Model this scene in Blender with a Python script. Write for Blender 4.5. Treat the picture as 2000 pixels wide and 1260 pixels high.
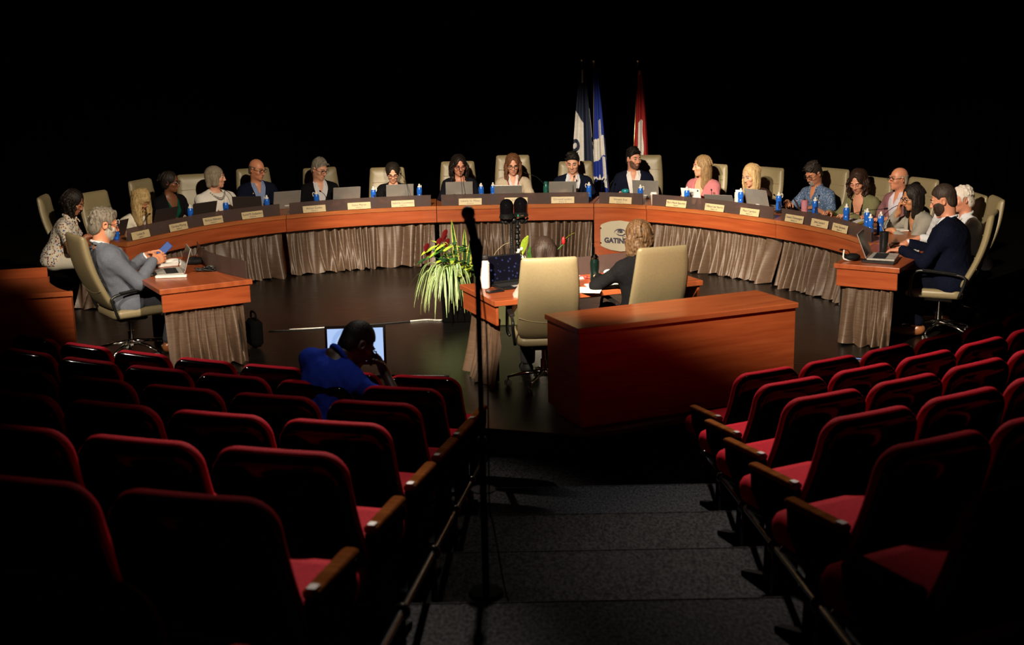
import bpy, math, random
import numpy as np
from mathutils import Vector, Matrix, Euler

for _o in list(bpy.data.objects):
    bpy.data.objects.remove(_o)
SC = bpy.context.scene
COL = SC.collection
PI = math.pi

# ------------------------------------------------------------------ camera
cam_d = bpy.data.cameras.new('camera')
cam = bpy.data.objects.new('camera', cam_d)
COL.objects.link(cam)
FPX, HOR, ROLL, CAMH = 2500.0, 62.0, 0.018, 2.9
th = math.atan((630 - HOR) / FPX)
X_ = Vector((1, 0, 0)); F_ = Vector((0, math.cos(th), -math.sin(th))); U_ = Vector((0, math.sin(th), math.cos(th)))
cx_ = math.cos(ROLL) * X_ - math.sin(ROLL) * U_
cy_ = math.sin(ROLL) * X_ + math.cos(ROLL) * U_
M = Matrix((cx_, cy_, -F_)).transposed().to_4x4()
M.translation = Vector((0, 0, CAMH))
cam.matrix_world = M
cam_d.sensor_width = 36.0
cam_d.lens = FPX / 2000 * 36
cam_d.clip_end = 100
cam_d.dof.use_dof = True
cam_d.dof.focus_distance = 14.5
cam_d.dof.aperture_fstop = 3.2
SC.camera = cam

# ------------------------------------------------------------------ world, exposure, light
w = bpy.data.worlds.new('world')
SC.world = w
w.use_nodes = True
w.node_tree.nodes['Background'].inputs[0].default_value = (0.75, 0.82, 1.0, 1)
w.node_tree.nodes['Background'].inputs[1].default_value = 0.0006
SC.view_settings.view_transform = 'Standard'
SC.view_settings.look = 'None'
SC.view_settings.gamma = 1
SC.view_settings.use_curve_mapping = False
SC.view_settings.exposure = 0.12
SC.cycles.use_denoising = True
SC.cycles.max_bounces = 6
SC.cycles.sample_clamp_indirect = 4


def spot(name, loc, aim, power, size, blend, col=(1, .86, .68), radius=.12):
    d = bpy.data.lights.new(name, 'SPOT')
    d.energy = power; d.spot_size = math.radians(size); d.spot_blend = blend
    d.color = col; d.shadow_soft_size = radius
    o = bpy.data.objects.new(name, d)
    COL.objects.link(o)
    o.location = loc
    o.rotation_euler = (Vector(aim) - Vector(loc)).to_track_quat('-Z', 'Y').to_euler()
    return o


WARM = (1, .83, .62)
spot('stage_spot_centre', (-2.2, 3.0, 6.6), (0.35, 15.0, 0), 10500, 25.5, .32, WARM)
spot('stage_spot_right', (-3.2, 3.5, 6.4), (3.42, 13.2, .72), 8200, 26, .32, WARM)
spot('stage_spot_left', (2.0, 3.0, 6.6), (-3.25, 14.3, .6), 5600, 25, .35, WARM)
spot('stage_spot_table', (-4.4, 3.0, 6.6), (-3.15, 11.75, .75), 3000, 12, .5, WARM)
spot('stage_spot_chairs', (-.6, 3.0, 6.6), (0.75, 10.45, 1.0), 2200, 13, .6, WARM)
spot('added_spot_front_row', (-7.9, 12.3, 6.6), (-2.1, 8.85, .66), 2600, 15, .6, (1, .85, .72), .12)  # added unseen side lamp, stands in for stage-light spill along the front row
spot('overhead_spot_left_rows', (0.0, 13.0, 6.5), (-.78, 4.6, 1.15), 3600, 13.5, .8, (1, .85, .72), .15)
spot('overhead_spot_left_fill', (0.0, 12.8, 6.5), (-.9, 6.6, .7), 420, 22, .9, (1, .85, .72), .15)
spot('overhead_spot_right_rows', (1.2, 13.0, 6.5), (2.3, 6.5, .6), 3300, 32, .9, (1, .85, .72), .15)
spot('overhead_spot_row_two', (-.9, 6.4, 7.2), (-1.02, 7.5, .9), 200, 9, .7, (1, .9, .8), .2)
spot('overhead_spot_aisle', (1.4, 11.0, 6.5), (0.8, 7.75, .1), 450, 10, .6, (.95, .95, 1), .2)

# ------------------------------------------------------------------ mesh helpers
def link(name, me, mat=None, parent=None, smooth=None):
    o = bpy.data.objects.new(name, me)
    COL.objects.link(o)
    if mat is not None:
        for m in (mat if isinstance(mat, (list, tuple)) else [mat]):
            me.materials.append(m)
    if parent is not None:
        o.parent = parent
    return o


def tag(o, label=None, cat=None, group=None, kind=None):
    if label: o['label'] = label
    if cat: o['category'] = cat
    if group: o['group'] = group
    if kind: o['kind'] = kind
    return o


def empty(name, loc=(0, 0, 0), rz=0, label=None, cat=None, group=None):
    o = bpy.data.objects.new(name, None)
    COL.objects.link(o)
    o.empty_display_size = .1
    o.location = loc
    o.rotation_euler = (0, 0, rz)
    return tag(o, label, cat, group)


def dup(root, loc, rz, label=None, cat=None, group=None, skip=()):
    def cp(o, par):
        c = o.copy(); COL.objects.link(c)
        if par is not None: c.parent = par
        for ch in list(o.children):
            if ch.name.split('.')[0] in skip: continue
            cp(ch, c)
        return c
    r = cp(root, None)
    r.location = loc
    r.rotation_euler = (0, 0, rz)
    return tag(r, label, cat, group)


def hz(hx, hy):
    """rotation about z that turns local +y to (hx, hy)"""
    return math.atan2(-hx, hy)


class MB:
    def __init__(s):
        s.v = []; s.f = []; s.m = []; s.sm = []

    def add(s, vs, fs, mi=0, sm=True):
        b = len(s.v)
        s.v.extend([tuple(p) for p in vs])
        for f in fs:
            s.f.append([i + b for i in f]); s.m.append(mi); s.sm.append(sm)

    def box(s, c, d, rz=0, mi=0, rot=None, bev=0.0):
        """bevelled box, centre c, full dims d"""
        hx, hy, hz_ = d[0] / 2, d[1] / 2, d[2] / 2
        R = rot if rot is not None else Matrix.Rotation(rz, 3, 'Z')
        b = min(bev, hx * .9, hy * .9, hz_ * .9)
        if b <= 0:
            P = [(x, y, z) for z in (-hz_, hz_) for x, y in ((-hx, -hy), (hx, -hy), (hx, hy), (-hx, hy))]
            F = [(0, 3, 2, 1), (4, 5, 6, 7), (0, 1, 5, 4), (1, 2, 6, 5), (2, 3, 7, 6), (3, 0, 4, 7)]
        else:
            P = []; F = []
            lev = [(-hz_, b), (-hz_ + b, 0), (hz_ - b, 0), (hz_, b)]
            for z, i in lev:
                x1, y1 = hx - i, hy - i
                c1 = b if i == 0 else b * .4
                P += [(-x1 + c1, -y1, z), (x1 - c1, -y1, z), (x1, -y1 + c1, z), (x1, y1 - c1, z),
                      (x1 - c1, y1, z), (-x1 + c1, y1, z), (-x1, y1 - c1, z), (-x1, -y1 + c1, z)]
            for k in range(3):
                for i in range(8):
                    j = (i + 1) % 8
                    F.append((k * 8 + i, k * 8 + j, k * 8 + 8 + j, k * 8 + 8 + i))
            F.append(tuple(range(7, -1, -1))); F.append(tuple(range(24, 32)))
        s.add([R @ Vector(p) + Vector(c) for p in P], F, mi, False)
        return s

    def tube(s, pts, r, n=8, mi=0, cap=True, flat=1.0):
        pts = [Vector(p) for p in pts]
        rs = r if isinstance(r, (list, tuple)) else [r] * len(pts)
        V = []; F = []
        up = None
        for i, p in enumerate(pts):
            a = pts[max(i - 1, 0)]; b = pts[min(i + 1, len(pts) - 1)]
            t = (b - a)
            t = t.normalized() if t.length > 1e-9 else Vector((0, 0, 1))
            if up is None:
                up = Vector((0, 0, 1)) if abs(t.z) < .9 else Vector((0, 1, 0))
            x = up.cross(t).normalized(); y = t.cross(x); up = y
            for k in range(n):
                an = 2 * PI * k / n
                V.append(p + (x * math.cos(an) + y * math.sin(an) * flat) * rs[i])
        for i in range(len(pts) - 1):
            for k in range(n):
                j = (k + 1) % n
                F.append((i * n + k, i * n + j, (i + 1) * n + j, (i + 1) * n + k))
        if cap:
            F.append(tuple(range(n - 1, -1, -1)))
            b = (len(pts) - 1) * n
            F.append(tuple(range(b, b + n)))
        s.add(V, F, mi)
        return s

    def lathe(s, prof, c=(0, 0, 0), n=16, mi=0, rot=None, mis=None):
        R = rot if rot is not None else Matrix.Identity(3)
        V = []; 
        for r, z in prof:
            for k in range(n):
                a = 2 * PI * k / n
                V.append(R @ Vector((r * math.cos(a), r * math.sin(a), z)) + Vector(c))
        for i in range(len(prof) - 1):
            F = []
            for k in range(n):
                j = (k + 1) % n
                F.append((k, j, n + j, n + k))
            s.add(V[i * n:(i + 2) * n], F, mis[i] if mis else mi)
        s.add(V[:n], [tuple(range(n - 1, -1, -1))], mis[0] if mis else mi)
        s.add(V[-n:], [tuple(range(n))], mis[-1] if mis else mi)
        return s

    def ball(s, c, r, n=12, mi=0, sc=(1, 1, 1), rot=None):
        R = rot if rot is not None else Matrix.Identity(3)
        V = []; F = []
        m = max(6, n * 2 // 3)
        for i in range(m + 1):
            ph = PI * i / m
            for k in range(n):
                a = 2 * PI * k / n
                V.append(R @ Vector((r * sc[0] * math.sin(ph) * math.cos(a), r * sc[1] * math.sin(ph) * math.sin(a), r * sc[2] * math.cos(ph))) + Vector(c))
        for i in range(m):
            for k in range(n):
                j = (k + 1) % n
                F.append((i * n + k, (i + 1) * n + k, (i + 1) * n + j, i * n + j))
        s.add(V, F, mi)
        return s

    def grid(s, P, mi=0, closed=False, sm=True):
        """P rows x cols of points"""
        r = len(P); c = len(P[0])
        V = [p for row in P for p in row]
        F = []
        for i in range(r - 1):
            for j in range(c if closed else c - 1):
                k = (j + 1) % c
                F.append((i * c + j, i * c + k, (i + 1) * c + k, (i + 1) * c + j))
        s.add(V, F, mi, sm)
        return s

    def slab(s, out, prof, fn, mi=0, sm=True):
        """out: closed convex 2D outline (ccw). prof: [(inset, h)...]. fn(u, v, h) -> point"""
        n = len(out)
        O = [Vector((p[0], p[1])) for p in out]
        N = []
        for i in range(n):
            t = O[(i + 1) % n] - O[i - 1]
            t.normalize(); N.append(Vector((-t.y, t.x)))
        V = []
        for ins, h in prof:
            for i in range(n):
                q = O[i] + N[i] * ins
                V.append(fn(q.x, q.y, h))
        F = []
        for k in range(len(prof) - 1):
            for i in range(n):
                j = (i + 1) % n
                F.append((k * n + i, k * n + j, (k + 1) * n + j, (k + 1) * n + i))
        s.add(V, F, mi, sm)
        s.add(V[:n], [tuple(range(n - 1, -1, -1))], mi, False)
        s.add(V[-n:], [tuple(range(n))], mi, False)
        return s

    def obj(s, name, mat=None, parent=None, smooth=True):
        me = bpy.data.meshes.new(name)
        me.from_pydata([tuple(p) for p in s.v], [], s.f)
        me.polygons.foreach_set('material_index', s.m)
        me.polygons.foreach_set('use_smooth', [bool(a and smooth) for a in s.sm])
        me.update()
        return link(name, me, mat, parent)


def rrect(w, h, r, n=5, r2=None):
    """rounded rectangle outline, ccw, centred; r bottom corners r2"""
    r2 = r if r2 is None else r2
    P = []
    for cx, cy, a0, rr in ((w / 2, h / 2, 0, r), (-w / 2, h / 2, 90, r), (-w / 2, -h / 2, 180, r2), (w / 2, -h / 2, 270, r2)):
        ox = cx - math.copysign(rr, cx); oy = cy - math.copysign(rr, cy)
        for k in range(n + 1):
            a = math.radians(a0 + 90 * k / n)
            P.append((ox + rr * math.cos(a), oy + rr * math.sin(a)))
    return P


def crvpts(P, n=8):
    P = [np.array(p, float) for p in P]
    Q = [2 * P[0] - P[1]] + P + [2 * P[-1] - P[-2]]
    out = []
    for i in range(len(P) - 1):
        a, b, c, d = Q[i:i + 4]
        for t in np.arange(n) / n:
            out.append(.5 * (2 * b + (c - a) * t + (2 * a - 5 * b + 4 * c - d) * t * t + (3 * b - a - 3 * c + d) * t ** 3))
    out.append(P[-1])
    return np.array(out)


_TX = {}
def text_mesh(txt, size, width=None, extrude=.0008, bold=.0):
    """flat lettering mesh in the xy plane, centred"""
    key = (txt, size, width)
    if key in _TX: return _TX[key]
    cu = bpy.data.curves.new('lettering', 'FONT')
    cu.body = txt; cu.size = size; cu.align_x = 'CENTER'; cu.align_y = 'CENTER'; cu.extrude = extrude
    cu.resolution_u = 3; cu.offset = bold
    o = bpy.data.objects.new('lettering_curve', cu); COL.objects.link(o)
    me = bpy.data.meshes.new_from_object(o.evaluated_get(bpy.context.evaluated_depsgraph_get()))
    bpy.data.objects.remove(o)
    n = len(me.vertices)
    co = np.empty(n * 3); me.vertices.foreach_get('co', co); co = co.reshape(-1, 3)
    if width and n:
        wd = co[:, 0].max() - co[:, 0].min()
        if wd > width:
            co[:, 0] *= width / wd
            me.vertices.foreach_set('co', co.ravel())
    me.update()
    _TX[key] = me
    return me


# ------------------------------------------------------------------ materials
def principled(name, col, rough=.5, metal=0, **kw):
    m = bpy.data.materials.new(name); m.use_nodes = True
    b = m.node_tree.nodes['Principled BSDF']
    b.inputs['Base Color'].default_value = (*col, 1)
    b.inputs['Roughness'].default_value = rough
    b.inputs['Metallic'].default_value = metal
    for k, v in kw.items():
        b.inputs[k].default_value = v
    return m


def noisy(name, c1, c2, scale=(8, 8, 8), nscale=1.0, detail=4, rough=.5, bump=0.0, lo=.35, hi=.65, coord='Object', metal=0, rough2=None, **kw):
    """two-colour procedural noise material with optional bump"""
    m = principled(name, c1, rough, metal, **kw)
    t = m.node_tree; N = t.nodes; L = t.links
    b = N['Principled BSDF']
    tc = N.new('ShaderNodeTexCoord'); mp = N.new('ShaderNodeMapping')
    mp.inputs['Scale'].default_value = scale
    L.new(tc.outputs[coord], mp.inputs['Vector'])
    ns = N.new('ShaderNodeTexNoise'); ns.inputs['Scale'].default_value = nscale; ns.inputs['Detail'].default_value = detail
    L.new(mp.outputs[0], ns.inputs['Vector'])
    rp = N.new('ShaderNodeValToRGB')
    rp.color_ramp.elements[0].position = lo; rp.color_ramp.elements[1].position = hi
    rp.color_ramp.elements[0].color = (*c1, 1); rp.color_ramp.elements[1].color = (*c2, 1)
    L.new(ns.outputs['Fac'], rp.inputs[0]); L.new(rp.outputs[0], b.inputs['Base Color'])
    if rough2 is not None:
        mr = N.new('ShaderNodeMapRange'); mr.inputs[3].default_value = rough; mr.inputs[4].default_value = rough2
        L.new(ns.outputs['Fac'], mr.inputs[0]); L.new(mr.outputs[0], b.inputs['Roughness'])
    if bump:
        bp = N.new('ShaderNodeBump'); bp.inputs['Strength'].default_value = bump; bp.inputs['Distance'].default_value = .01
        L.new(ns.outputs['Fac'], bp.inputs['Height']); L.new(bp.outputs[0], b.inputs['Normal'])
    return m


def emis(name, col, strength):
    m = principled(name, (0, 0, 0), .4)
    b = m.node_tree.nodes['Principled BSDF']
    b.inputs['Emission Color'].default_value = (*col, 1)
    b.inputs['Emission Strength'].default_value = strength
    return m


WOOD = noisy('cherry_wood', (.27, .050, .014), (.40, .092, .028), (1.1, 1.1, 16), 1.6, 5, .3, lo=.3, hi=.7)
WOODT = noisy('cherry_wood_top', (.28, .060, .020), (.41, .105, .034), (1.5, 14, 2), 1.3, 5, .28, lo=.3, hi=.7)
WOODE = noisy('cherry_edge_band', (.33, .095, .028), (.42, .13, .04), (2, 2, 12), 1.5, 4, .3)
SKIRT = noisy('taupe_satin', (.072, .043, .027), (.118, .073, .047), (6, 6, 90), 1.5, 5, .45, bump=.10, lo=.3, hi=.7)
LEATHER = noisy('tan_leather', (.235, .192, .106), (.255, .208, .117), (30, 30, 30), 2, 3, .42, bump=.05)
BLACK = principled('black_plastic', (.010, .010, .011), .35)
BLACKM = principled('black_matte', (.006, .006, .007), .7, **{'Specular IOR Level': .2})
MICB = principled('stand_black', (.003, .003, .0032), .8, **{'Specular IOR Level': .02})
GLOSSB = principled('gloss_black_shell', (.0012, .0011, .0012), .09, **{'Specular IOR Level': .2})
CHROME = principled('chrome', (.72, .70, .66), .12, 1)
SILV = principled('laptop_silver', (.50, .49, .46), .35, .25)
ALU = principled('brushed_aluminium', (.55, .53, .50), .3, 1)
BRASS = principled('brass', (.7, .5, .2), .25, 1)
RED = noisy('red_velvet', (.36, .006, .018), (.47, .010, .026), (60, 60, 60), 1.5, 3, .75, bump=.05, **{'Specular IOR Level': .03})
ARMW = noisy('armrest_walnut', (.14, .045, .012), (.22, .075, .021), (3, 30, 3), 1.4, 4, .6, **{'Specular IOR Level': 0.0})
LAPL = noisy('laptop_grey', (.30, .29, .27), (.33, .32, .30), (9, 9, 9), 1, 2, .35, metal=.35)
LAPD = principled('laptop_dark', (.035, .026, .023), .35)
SCREEN = principled('dark_screen', (.006, .006, .007), .15)
LOGO = principled('laptop_badge', (.8, .8, .8), .3)
BLUEB = principled('blue_bottle', (.012, .125, .62), .28)
WHITEP = principled('white_plastic', (.80, .78, .74), .4)
PAPER = noisy('paper', (.78, .77, .74), (.84, .83, .80), (20, 20, 20), 1, 2, .6)
PLATE = noisy('nameplate_gold', (.55, .44, .25), (.60, .48, .28), (10, 40, 40), 1, 2, .5)
INK = principled('nameplate_ink', (.035, .03, .06), .5)
TAPE = principled('grey_tape', (.09, .085, .08), .6)
CARPET = noisy('carpet_charcoal', (.008, .0085, .0095), (.040, .042, .045), (55, 30, 55), 1.3, 5, .95, bump=.3, **{'Specular IOR Level': .05})
STAGE = noisy('stage_black_boards', (.0028, .0025, .0022), (.0075, .0064, .0055), (1.2, 26, 1), 1.6, 6, .2, rough2=.42, bump=.02, **{'Specular IOR Level': .36})
VELVET = noisy('black_velour', (.0004, .0004, .00045), (.0008, .0008, .0009), (4, 4, .6), 2, 3, .95, **{'Specular IOR Level': 0.0})


def acrylic():
    m = bpy.data.materials.new('smoked_acrylic'); m.use_nodes = True
    t = m.node_tree; N = t.nodes; L = t.links
    b = N['Principled BSDF']
    b.inputs['Base Color'].default_value = (.115, .080, .073, 1); b.inputs['Roughness'].default_value = .35
    tr = N.new('ShaderNodeBsdfTransparent'); tr.inputs[0].default_value = (.55, .42, .36, 1)
    mx = N.new('ShaderNodeMixShader'); mx.inputs[0].default_value = .55
    L.new(tr.outputs[0], mx.inputs[1]); L.new(b.outputs[0], mx.inputs[2])
    L.new(mx.outputs[0], N['Material Output'].inputs[0])
    return m
ACRY = acrylic()
_mc = {}
def flat(col, rough=.5, metal=0):
    k = (tuple(col), rough, metal)
    if k not in _mc:
        _mc[k] = principled('paint_%d' % len(_mc), col, rough, metal)
    return _mc[k]


def cloth(col, var=.12, rough=.8, scale=90):
    k = ('cloth', tuple(col), var, scale)
    if k not in _mc:
        c2 = tuple(min(1, c * (1 + var) + .002) for c in col)
        _mc[k] = noisy('cloth_%d' % len(_mc), col, c2, (scale,) * 3, 1, 3, max(rough, .9), bump=.06, **{'Specular IOR Level': .03})
    return _mc[k]


def skinm(col):
    k = ('skin', tuple(col))
    if k not in _mc:
        col = (col[0] * 1.08, col[1] * .96, col[2] * .86); c2 = (col[0] * 1.06, col[1] * .96, col[2] * .92)
        _mc[k] = noisy('skin_%d' % len(_mc), col, c2, (25, 25, 25), 1, 3, .48, bump=.02)
    return _mc[k]


def hairm(c1, c2):
    k = ('hair', tuple(c1), tuple(c2))
    if k not in _mc:
        _mc[k] = noisy('hair_%d' % len(_mc), c1, c2, (110, 110, 9), 1, 4, .55, bump=.4, lo=.3, hi=.7, **{'Specular IOR Level': .25})
    return _mc[k]

# ------------------------------------------------------------------ implicit surfaces (bodies, clothes, hair)
class Field:
    def __init__(s, xs, ys, zs):
        s.g = [np.asarray(a, np.float32) for a in (xs, ys, zs)]
        s.d = np.full([len(a) for a in s.g], .5, np.float32)

    def sl(s, lo, hi, mg):
        r = []
        for a, l, h in zip(s.g, lo, hi):
            i = np.searchsorted(a, l - mg); j = np.searchsorted(a, h + mg)
            r.append(slice(max(i - 1, 0), min(j + 1, len(a))))
        return tuple(r)

    def co(s, q):
        return (s.g[0][q[0]][:, None, None], s.g[1][q[1]][None, :, None], s.g[2][q[2]][None, None, :])

    def put(s, q, v, k, op):
        a = s.d[q]
        if a.size == 0: return
        if op == 'sub':
            v = -v
            h = np.maximum(k - np.abs(a - v), 0) / k
            s.d[q] = np.maximum(a, v) + h * h * k * .25
        elif op == 'and':
            h = np.maximum(k - np.abs(a - v), 0) / k
            s.d[q] = np.maximum(a, v) + h * h * k * .25
        else:
            h = np.maximum(k - np.abs(a - v), 0) / k
            s.d[q] = np.minimum(a, v) - h * h * k * .25

    def cap(s, a, b, r0, r1=None, k=.02, op='add'):
        r1 = r0 if r1 is None else r1
        a = np.asarray(a, float); b = np.asarray(b, float)
        rm = max(r0, r1)
        q = s.sl(np.minimum(a, b) - rm, np.maximum(a, b) + rm, k + .03)
        X, Y, Z = s.co(q)
        ab = b - a; L2 = float(ab @ ab) + 1e-12
        t = np.clip(((X - a[0]) * ab[0] + (Y - a[1]) * ab[1] + (Z - a[2]) * ab[2]) / L2, 0, 1)
        d = np.sqrt((X - a[0] - ab[0] * t) ** 2 + (Y - a[1] - ab[1] * t) ** 2 + (Z - a[2] - ab[2] * t) ** 2) - (r0 + (r1 - r0) * t)
        s.put(q, d, k, op)

    def ell(s, c, r, k=.02, op='add', R=None):
        c = np.asarray(c, float); r = np.asarray(r, float)
        R = np.eye(3) if R is None else np.asarray(R, float)
        ext = np.sqrt((R * R) @ (r * r))
        q = s.sl(c - ext, c + ext, k + .03)
        X, Y, Z = s.co(q)
        x = X - c[0]; y = Y - c[1]; z = Z - c[2]
        u = [R[0, i] * x + R[1, i] * y + R[2, i] * z for i in range(3)]
        k0 = np.sqrt((u[0] / r[0]) ** 2 + (u[1] / r[1]) ** 2 + (u[2] / r[2]) ** 2)
        k1 = np.sqrt((u[0] / r[0] ** 2) ** 2 + (u[1] / r[1] ** 2) ** 2 + (u[2] / r[2] ** 2) ** 2)
        d = k0 * (k0 - 1) / (k1 + 1e-9)
        s.put(q, d, k, op)

    def fn(s, f, k=.01, op='sub', q=None):
        q = q or (slice(None),) * 3
        X, Y, Z = s.co(q)
        s.put(q, np.broadcast_to(f(X, Y, Z), s.d[q].shape).astype(np.float32), k, op)

    def mesh(s, name):
        d = s.d; xs, ys, zs = s.g
        d[0] = np.maximum(d[0], .001); d[-1] = np.maximum(d[-1], .001)
        d[:, 0] = np.maximum(d[:, 0], .001); d[:, -1] = np.maximum(d[:, -1], .001)
        d[:, :, 0] = np.maximum(d[:, :, 0], .001); d[:, :, -1] = np.maximum(d[:, :, -1], .001)
        S = d < 0
        cnt = np.zeros([n - 1 for n in d.shape], np.uint8)
        for i in (0, 1):
            for j in (0, 1):
                for k in (0, 1):
                    cnt += S[i:d.shape[0] - 1 + i, j:d.shape[1] - 1 + j, k:d.shape[2] - 1 + k]
        act = (cnt > 0) & (cnt < 8)
        I, J, K = np.nonzero(act)
        idx = np.full(act.shape, -1, np.int32)
        idx[I, J, K] = np.arange(len(I))
        P = np.zeros((len(I), 3)); n = np.zeros(len(I))
        C = [(i, j, k) for i in (0, 1) for j in (0, 1) for k in (0, 1)]
        for a in range(8):
            for b in range(a + 1, 8):
                if sum(abs(C[a][t] - C[b][t]) for t in range(3)) != 1: continue
                da = d[I + C[a][0], J + C[a][1], K + C[a][2]]; db = d[I + C[b][0], J + C[b][1], K + C[b][2]]
                m = (da < 0) != (db < 0)
                t = np.where(m, da / np.where(m, da - db, 1), 0)
                pa = np.stack([xs[I + C[a][0]], ys[J + C[a][1]], zs[K + C[a][2]]], 1)
                pb = np.stack([xs[I + C[b][0]], ys[J + C[b][1]], zs[K + C[b][2]]], 1)
                P += np.where(m[:, None], pa + (pb - pa) * t[:, None], 0); n += m
        P /= np.maximum(n, 1)[:, None]
        Q = []
        sh = d.shape
        for ax in range(3):
            o = [(1, 2), (2, 0), (0, 1)][ax]
            A = S[tuple(slice(0, -1) if t == ax else slice(1, -1) for t in range(3))]
            B = S[tuple(slice(1, None) if t == ax else slice(1, -1) for t in range(3))]
            e = np.argwhere(A != B)
            if len(e) == 0: continue
            neg = A[e[:, 0], e[:, 1], e[:, 2]]
            base = e.copy()
            for t in range(3):
                if t != ax: base[:, t] += 1
            q = []
            for du, dv in ((-1, -1), (0, -1), (0, 0), (-1, 0)):
                c = base.copy(); c[:, o[0]] += du; c[:, o[1]] += dv
                q.append(idx[c[:, 0], c[:, 1], c[:, 2]])
            q = np.stack(q, 1)
            q[~neg] = q[~neg][:, ::-1]
            Q.append(q)
        Q = np.concatenate(Q).astype(np.int32) if Q else np.zeros((0, 4), np.int32)
        me = bpy.data.meshes.new(name)
        me.vertices.add(len(P)); me.vertices.foreach_set('co', P.astype(np.float32).ravel())
        me.loops.add(len(Q) * 4); me.loops.foreach_set('vertex_index', Q.ravel())
        me.polygons.add(len(Q)); me.polygons.foreach_set('loop_start', np.arange(0, len(Q) * 4, 4, dtype=np.int32))
        me.polygons.foreach_set('use_smooth', np.ones(len(Q), bool))
        me.update(calc_edges=True)
        return me


def axis(lo, hi, step, fine=None):
    if fine is None:
        return np.arange(lo, hi + step, step)
    a, b, fs = fine
    a = max(a, lo); b = min(b, hi)
    return np.concatenate([np.arange(lo, a, step), np.arange(a, b, fs), np.arange(b, hi + step, step)])


def nrm(v):
    v = np.asarray(v, float); return v / (np.linalg.norm(v) + 1e-12)


def ik(S, T, l1, l2, pole):
    S = np.asarray(S, float); T = np.asarray(T, float)
    v = T - S; D = np.linalg.norm(v)
    if D > (l1 + l2) * .995:
        T = S + v / D * (l1 + l2) * .995; v = T - S; D = np.linalg.norm(v)
    D = max(D, abs(l1 - l2) + .02)
    a = (l1 * l1 - l2 * l2 + D * D) / (2 * D)
    h = math.sqrt(max(l1 * l1 - a * a, 0))
    u = v / np.linalg.norm(v)
    p = np.asarray(pole, float); p = p - u * (p @ u); p = nrm(p)
    return S + u * a + p * h, T

# ------------------------------------------------------------------ people
def head_prims(f, C, R, fem, fat=1.0):
    P = lambda x, y, z: np.asarray(C) + R @ np.array([x, y, z])
    j = .92 if fem else 1.0
    f.ell(P(0, -.014, .030), (.074, .094, .088), .02, R=R)
    f.ell(P(0, .020, -.030), (.060 * fat, .066, .078), .03, R=R)
    f.ell(P(0, .030, -.075), (.047 * j * fat, .050, .038), .03, R=R)
    f.ell(P(0, .066, -.098), (.020 * j, .016, .016), .02, R=R)
    for s in (-1, 1):
        f.ell(P(s * .040, .056, -.022), (.024, .026, .022), .02, R=R)
        f.cap(P(s * .040, .074, .030), P(s * .012, .086, .026), .008, .008, .012)
        f.ell(P(s * .031, .0985, .009), (.019, .016, .012), .010, 'sub', R)
        f.ell(P(s * .031, .078, .009), (.0125, .0125, .0115), .004, R=R)
    f.cap(P(0, .086, .016), P(0, .104 if fem else .108, -.028), .008, .0115, .012)
    for s in (-1, 1):
        f.ell(P(s * .012, .094, -.034), (.009, .011, .008), .008, R=R)
    f.ell(P(0, .084, -.0565), (.022, .010, .0055), .006, R=R)
    f.ell(P(0, .083, -.068), (.019, .010, .0065), .006, R=R)
    Re = lambda s: R @ np.array([[math.cos(.35 * s), -math.sin(.35 * s) * s * s, 0], [math.sin(.35 * s), math.cos(.35 * s), 0], [0, 0, 1]])
    for s in (-1, 1):
        f.ell(P(s * .078, -.010, -.006), (.009, .020, .031), .008, R=Re(-s))
        f.ell(P(s * .083, -.008, -.004), (.006, .010, .017), .006, 'sub', Re(-s))


def torso(f, H, N, k, inf, fem, belly=0, pad=0, sw=1.0, tilt=0.0):
    H = np.asarray(H); N = np.asarray(N)
    L = np.linalg.norm(N - H); a = (N - H) / L; fw = np.array([0, a[2], -a[1]])
    R = np.stack([np.array([1., 0, 0]), fw, a], 1)
    wa = .135 if fem else .150
    hip = .172 if fem else .168
    f.ell(H + a * .03, (hip * k + inf, .120 * k + inf, .125 + inf), .05, R=R)
    f.ell(H + a * (.40 * L), (wa * k + inf, .100 * k + inf, .17), .06, R=R)
    f.ell(H + a * (.70 * L), ((.148 if fem else .165) * k + inf, .105 * k + inf, .155), .06, R=R)
    if belly:
        f.ell(H + a * (.28 * L) + fw * .05, (.13 * k + inf, .09 + belly + inf, .14), .06, R=R)
    if fem:
        for s in (-1, 1):
            f.ell(H + a * (.64 * L) + fw * .075 + R[:, 0] * s * .068, (.058 + inf, .055 + inf, .058 + inf), .04, R=R)
    x = (R[:, 0] * math.cos(tilt) - a * math.sin(tilt)) * sw
    f.cap(N - a * .085 + x * .135, N - a * .085 - x * .135, .056 + inf + pad, None, .05)
    for s in (-1, 1):
        f.cap(N - a * .06 + x * s * .10, N + a * .015 + x * s * .028, .040 + inf * .8 + pad * .7, .036 + inf * .4, .03)
    return L, a, fw


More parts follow.
